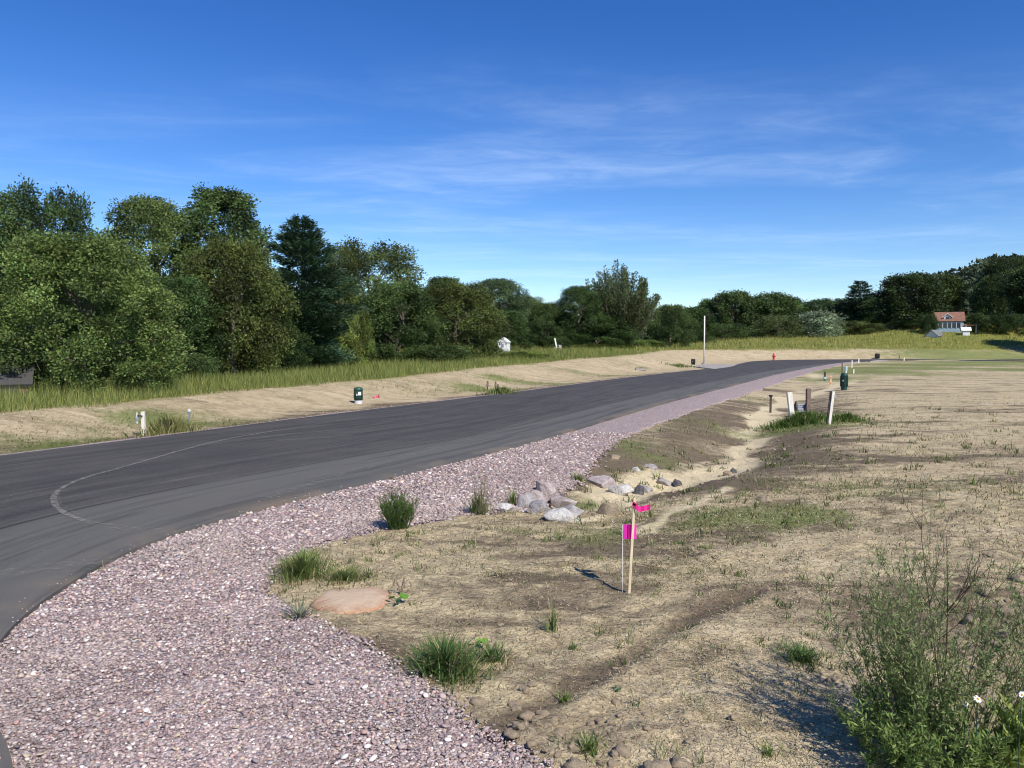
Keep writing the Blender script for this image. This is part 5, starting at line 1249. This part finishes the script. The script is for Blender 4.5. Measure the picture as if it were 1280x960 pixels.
tuft('grass_tuft', 'green grass clump below the lid across the road', 'grass patch', 628, 493, 46, 1.8, 12, 500, GR, 15, .03, (.2, .9), TG)
tuft('grass_tuft', 'bright green tuft on the slope above the rocks', 'grass tuft', 724, 602, 22, .3, 14, 130, GR, 16, .01, (.3, 1.2), TG)
tuft('grass_tuft', 'green weeds tucked left of the rock pile', 'grass tuft', 640, 632, 18, .2, 24, 110, GR, 17, .009, (.2, .9), TG)
tuft('grass_tuft', 'low green fringe right of the lamp pole verge', 'grass patch', 850, 458.5, 60, 3, 5, 320, GR, 18, .06, (.2, .9), TG)
for i, (px, py) in enumerate([(580, 690), (650, 720), (905, 760), (930, 850), (845, 880), (1060, 720), (820, 700), (560, 770), (470, 820), (980, 770), (1100, 700), (760, 905), (880, 925), (640, 800)]):
    pass
# reeds on the far verge
for px, h_, lb in [(609, 16, 'left dark reed stem on the far verge'), (619, 15, 'thicker middle reed stem on the far verge'), (622, 12, 'shortest reed stem on the far verge')]:
    x, y, z = at(px, 492); k = mpp(y); t = thing('reed', lb, 'reed', (x, y, z), 0, 'reeds on the far verge')
    MB().tube([(0, 0, -.05), (.01, 0, h_ * k * .6), (.02, 0, h_ * k)], [.03, .022, .012], 6).build('stem', M['dark_wood'], t)
    MB().tube([(.01, 0, h_ * k * .55), (.02, 0, h_ * k * .98)], [.045, .03], 7).build('seed_head', M['brown_wood'], t)

def weed(name, label, cat, px, py, h_px, w_px, n_stem, n_leaf, lcol, seed, ll=.03, lw=.28, stem_r=.0025, branch=3, upright=.35, scol=(.10, .11, .05), low=0.0, group=None, bend=.25, hvar=(.55, 1.05)):
    r = np.random.default_rng(seed); x, y, z = at(px, py); k = mpp(y); H_ = h_px * k; Wd = w_px * k / 2
    t = thing(name, label, cat, (x, y, z), 0, group); mb = MB(); P, D, tn_ = [], [], []
    def stem(p0, d, L, rad, dep):
        n_ = 5; pts = [np.array(p0)]; dd_ = np.array(d, float)
        for i in range(n_): dd_ = dd_ + r.normal(0, .10, 3) + np.array([0, 0, bend * .3]); dd_ /= np.linalg.norm(dd_); pts.append(pts[-1] + dd_ * L / n_)
        mb.tube([tuple(p) for p in pts], [rad * (1 - .75 * i / n_) for i in range(n_ + 1)], 4, False); segs.append((pts, dep))
        if dep > 0:
            for _ in range(branch):
                f_ = r.uniform(.25, .9); i = int(f_ * n_); p = pts[i] + (pts[i + 1] - pts[i]) * (f_ * n_ - i); a = r.uniform(0, 2 * np.pi)
                nd = dd_ * .9 + np.array([math.cos(a), math.sin(a), .25]) * .7; stem(p, nd / np.linalg.norm(nd), L * r.uniform(.22, .45) * (1.15 - f_ * .5), rad * .55, dep - 1)
    segs = []
    for s_ in range(n_stem):
        a = r.uniform(0, 2 * np.pi); q = math.sqrt(r.random()); b = np.array([math.cos(a) * q * Wd * .35, math.sin(a) * q * Wd * .3, -.01]); sp = q * (Wd / max(H_, .01)) * 1.0
        d = np.array([math.cos(a) * sp, math.sin(a) * sp * .8, 1.0]); stem(b, d / np.linalg.norm(d), H_ * r.uniform(*hvar) * (1 - .25 * q), stem_r * r.uniform(.7, 1.2), 2 if branch else 0)
    lens = np.array([np.linalg.norm(s_[0][-1] - s_[0][0]) for s_ in segs]); pick = r.choice(len(segs), n_leaf, p=lens / lens.sum())
    for i in pick:
        pts, dep = segs[i]; f_ = r.random() ** (1 + low) * 4.999; j = int(f_); p = pts[j] + (pts[j + 1] - pts[j]) * (f_ - j); tg = pts[j + 1] - pts[j]; tg = tg / np.linalg.norm(tg)
        o = r.normal(size=3); o -= tg * o.dot(tg); o /= np.linalg.norm(o); P.append(p); D.append(tg * upright + o * (1 - upright) + np.array([0, 0, -.05])); tn_.append(p[2] / max(H_, .01))
    P, D, tn_ = np.array(P), unit(np.array(D)), np.array(tn_); U = unit(np.cross(D, unit(r.normal(size=D.shape) * .5 + np.array([0, 0, 1.0]))))
    ln = ll * r.uniform(.5, 1.3, n_leaf) * (1.15 - .55 * np.clip(tn_, 0, 1)); V, F, C = leaves(P, D, U, ln, ln * lw, tints(n_leaf, *lcol, r, .2))
    bmesh.ops.recalc_face_normals(mb.bm, faces=mb.bm.faces); me = bpy.data.meshes.new('stems'); mb.bm.to_mesh(me); mb.bm.free()
    c = me.color_attributes.new('tint', 'FLOAT_COLOR', 'POINT'); c.data.foreach_set('color', np.tile(np.array([*scol, 1], np.float32), len(me.vertices))); me.materials.append(M['grass'])
    link('stems', me, t); lf = link('leaves', mesh_np('leaves', V, F, {'tint': C}, False, M['grass']), t)
    return t, k
# the dense feathery ball and the thin stalky one at the gravel edge
weed('weed_bush', 'dense round feathery green weed at the gravel edge', 'weed', 499, 661, 54, 58, 90, 5200, ((.05, .10, .022), (.12, .185, .045)), 21, .034, .16, .0022, 3, .75, (.09, .13, .04), hvar=(.7, 1.05), bend=.3)
weed('weed_bush', 'thin stalky weed with dry tops left of the rock pile', 'weed', 601, 643, 62, 46, 22, 420, ((.08, .12, .035), (.17, .19, .08)), 22, .035, .16, .0022, 2, .7, (.20, .165, .10), low=1.2)
tuft('grass_tuft', 'green basal leaves under the thin stalky weed', 'grass tuft', 599, 643, 36, .25, 34, 190, GR, 19, .008, (.15, .7), TG)
# large sparse weed at the right, foreground
weed('weed_bush', 'large sprawling sparse weed in the right foreground', 'weed', 1172, 940, 300, 330, 50, 11000, ((.11, .16, .05), (.27, .33, .13)), 23, .027, .25, .0021, 5, .5, (.12, .115, .06), low=.0, bend=.24, hvar=(.6, 1.1))
weed('weed_bush', 'low thick green foliage at the foot of the large sparse weed', 'weed', 1165, 975, 160, 335, 80, 9500, ((.10, .17, .04), (.26, .34, .10)), 24, .030, .27, .0022, 4, .5, (.09, .11, .045), hvar=(.5, 1.1), bend=.2)
weed('weed_bush', 'tall bare topped stalk standing out of the large weed', 'weed', 1176, 925, 345, 90, 2, 200, ((.07, .08, .04), (.14, .14, .07)), 25, .018, .35, .0036, 5, .5, (.10, .065, .05), low=.6, hvar=(.92, 1.0), bend=.4)
weed('weed_bush', 'yellow green broad leaved plant in the bottom right corner', 'weed', 1268, 985, 140, 70, 8, 170, ((.20, .27, .05), (.36, .40, .10)), 26, .10, .30, .004, 1, .6, (.20, .24, .07), hvar=(.6, 1.0))
weed('weed_bush', 'wispy weed on the right edge behind the daisies', 'weed', 1262, 800, 60, 50, 5, 220, ((.10, .12, .04), (.2, .2, .09)), 27, .022, .3, .002, 3, .5, (.13, .12, .06))
# daisies among it
def daisy(label, px, py, D, rr_, seed, tilt):
    r = np.random.default_rng(seed); d_ = ray(px, py); t_ = D / d_[1]; p = np.array([0, 0, CAM_H]) + d_ * t_; gz_ = tz(p[0], p[1])
    t = thing('daisy', label, 'flower', (p[0], p[1], gz_), 0, 'white daisies in the large weed'); hz = p[2] - gz_
    MB().tube([(.02, .03, -.03), (.01, .02, hz * .5), (0, 0, hz)], .0018, 5).build('stem', M['green'], t)
    hd = MB().lathe([(rr_ * .1, -.004), (rr_ * .30, 0), (rr_ * .27, .004), (rr_ * .1, .007)], 12).build('flower_disc', M['yellow'], t, True); hd.location = (0, 0, hz); hd.rotation_euler = tilt
    pm = None
    for i in range(13):
        a = 2 * math.pi * i / 13 + r.normal(0, .06)
        if pm is None:
            mb = MB(); L, w_ = rr_, rr_ * .17; mb.prism([(rr_ * .22, -w_ * .5, 0), (L * .7, -w_, .003), (L, -w_ * .3, 0), (L, w_ * .3, 0), (L * .7, w_, .003), (rr_ * .22, w_ * .5, 0)], (0, 0, .0008)); o = mb.build('petal', M['petal'], t); pm = o.data
        else: o = link('petal', pm, t)
        o.location = (0, 0, hz); o.rotation_euler = (Matrix(hd.rotation_euler.to_matrix()) @ Matrix.Rotation(a, 3, 'Z') @ Matrix.Rotation(r.normal(.1, .12), 3, 'Y')).to_euler()
daisy('white daisy with yellow centre facing up in the large weed', 1222, 874, 2.75, .015, 41, (R(38), R(8), 0))
daisy('white daisy half hidden left of the yellow centred one', 1207, 880, 2.8, .010, 42, (R(70), R(-40), 0))
daisy('white daisy at the right edge beyond the yellow centred one', 1277, 868, 2.7, .012, 43, (R(80), R(30), 0))
# seedling with round leaves behind the mound
def seedling(label, px, py, s, n, seed, col):
    x, y, z = at(px, py); t = thing('seedling', label, 'seedling', (x, y, z), 0, 'seedlings on the yard'); r = np.random.default_rng(seed)
    mb = MB(); tips = []
    for i in range(n):
        a = 2 * math.pi * i / n + r.uniform(-.4, .4); tip = (math.cos(a) * s * .6, math.sin(a) * s * .6, s * r.uniform(.7, 1.2)); tips.append((tip, a)); mb.tube([(0, 0, -.01), (tip[0] * .4, tip[1] * .4, tip[2] * .7), tip], .0018, 5)
    mb.build('stem', M['green'], t)
    for tip, a in tips:
        mb = MB(); vs = []
        for q in range(10): b = 2 * math.pi * q / 10; vs.append((math.cos(b) * s * .42 + s * .3, math.sin(b) * s * .38, .02 * s * math.cos(2 * b)))
        mb.bm.faces.new([mb.bm.verts.new(v) for v in vs]); ex = bmesh.ops.extrude_face_region(mb.bm, geom=mb.bm.faces[:]); bmesh.ops.translate(mb.bm, verts=[v for v in ex['geom'] if isinstance(v, bmesh.types.BMVert)], vec=(0, 0, .001))
        o = mb.build('leaf', M['grass'], t); o.location = tip; o.rotation_euler = (R(35), R(-8), a)
        c = o.data.color_attributes.new('tint', 'FLOAT_COLOR', 'POINT')
        for d_ in c.data: d_.color = (*col, 1)
seedling('broad leaved seedling at the right end of the clay mound', 497, 757, .055, 5, 51, (.13, .28, .045))
seedling('light green seedling at the back of the dark grass patch', 597, 812, .045, 5, 52, (.19, .36, .05))
seedling('tiny round leaved seedling by the clods', 770, 868, .02, 4, 53, (.09, .17, .06))
x, y, z = at(498, 752)
wl = thing('withered_plant', 'grey withered stalk behind the broad leaved seedling', 'plant', (x, y + .12, tz(x, y + .12)), 0)
mb = MB()
for i in range(5): a = i * 1.3; mb.tube([(0, 0, -.01), (.02 * math.cos(a), .02 * math.sin(a), .07), (.05 * math.cos(a), .04 * math.sin(a), .11), (.07 * math.cos(a), .05 * math.sin(a), .06)], [.003, .003, .004, .002], 5)
mb.build('stalk', M['brown_wood'], wl)
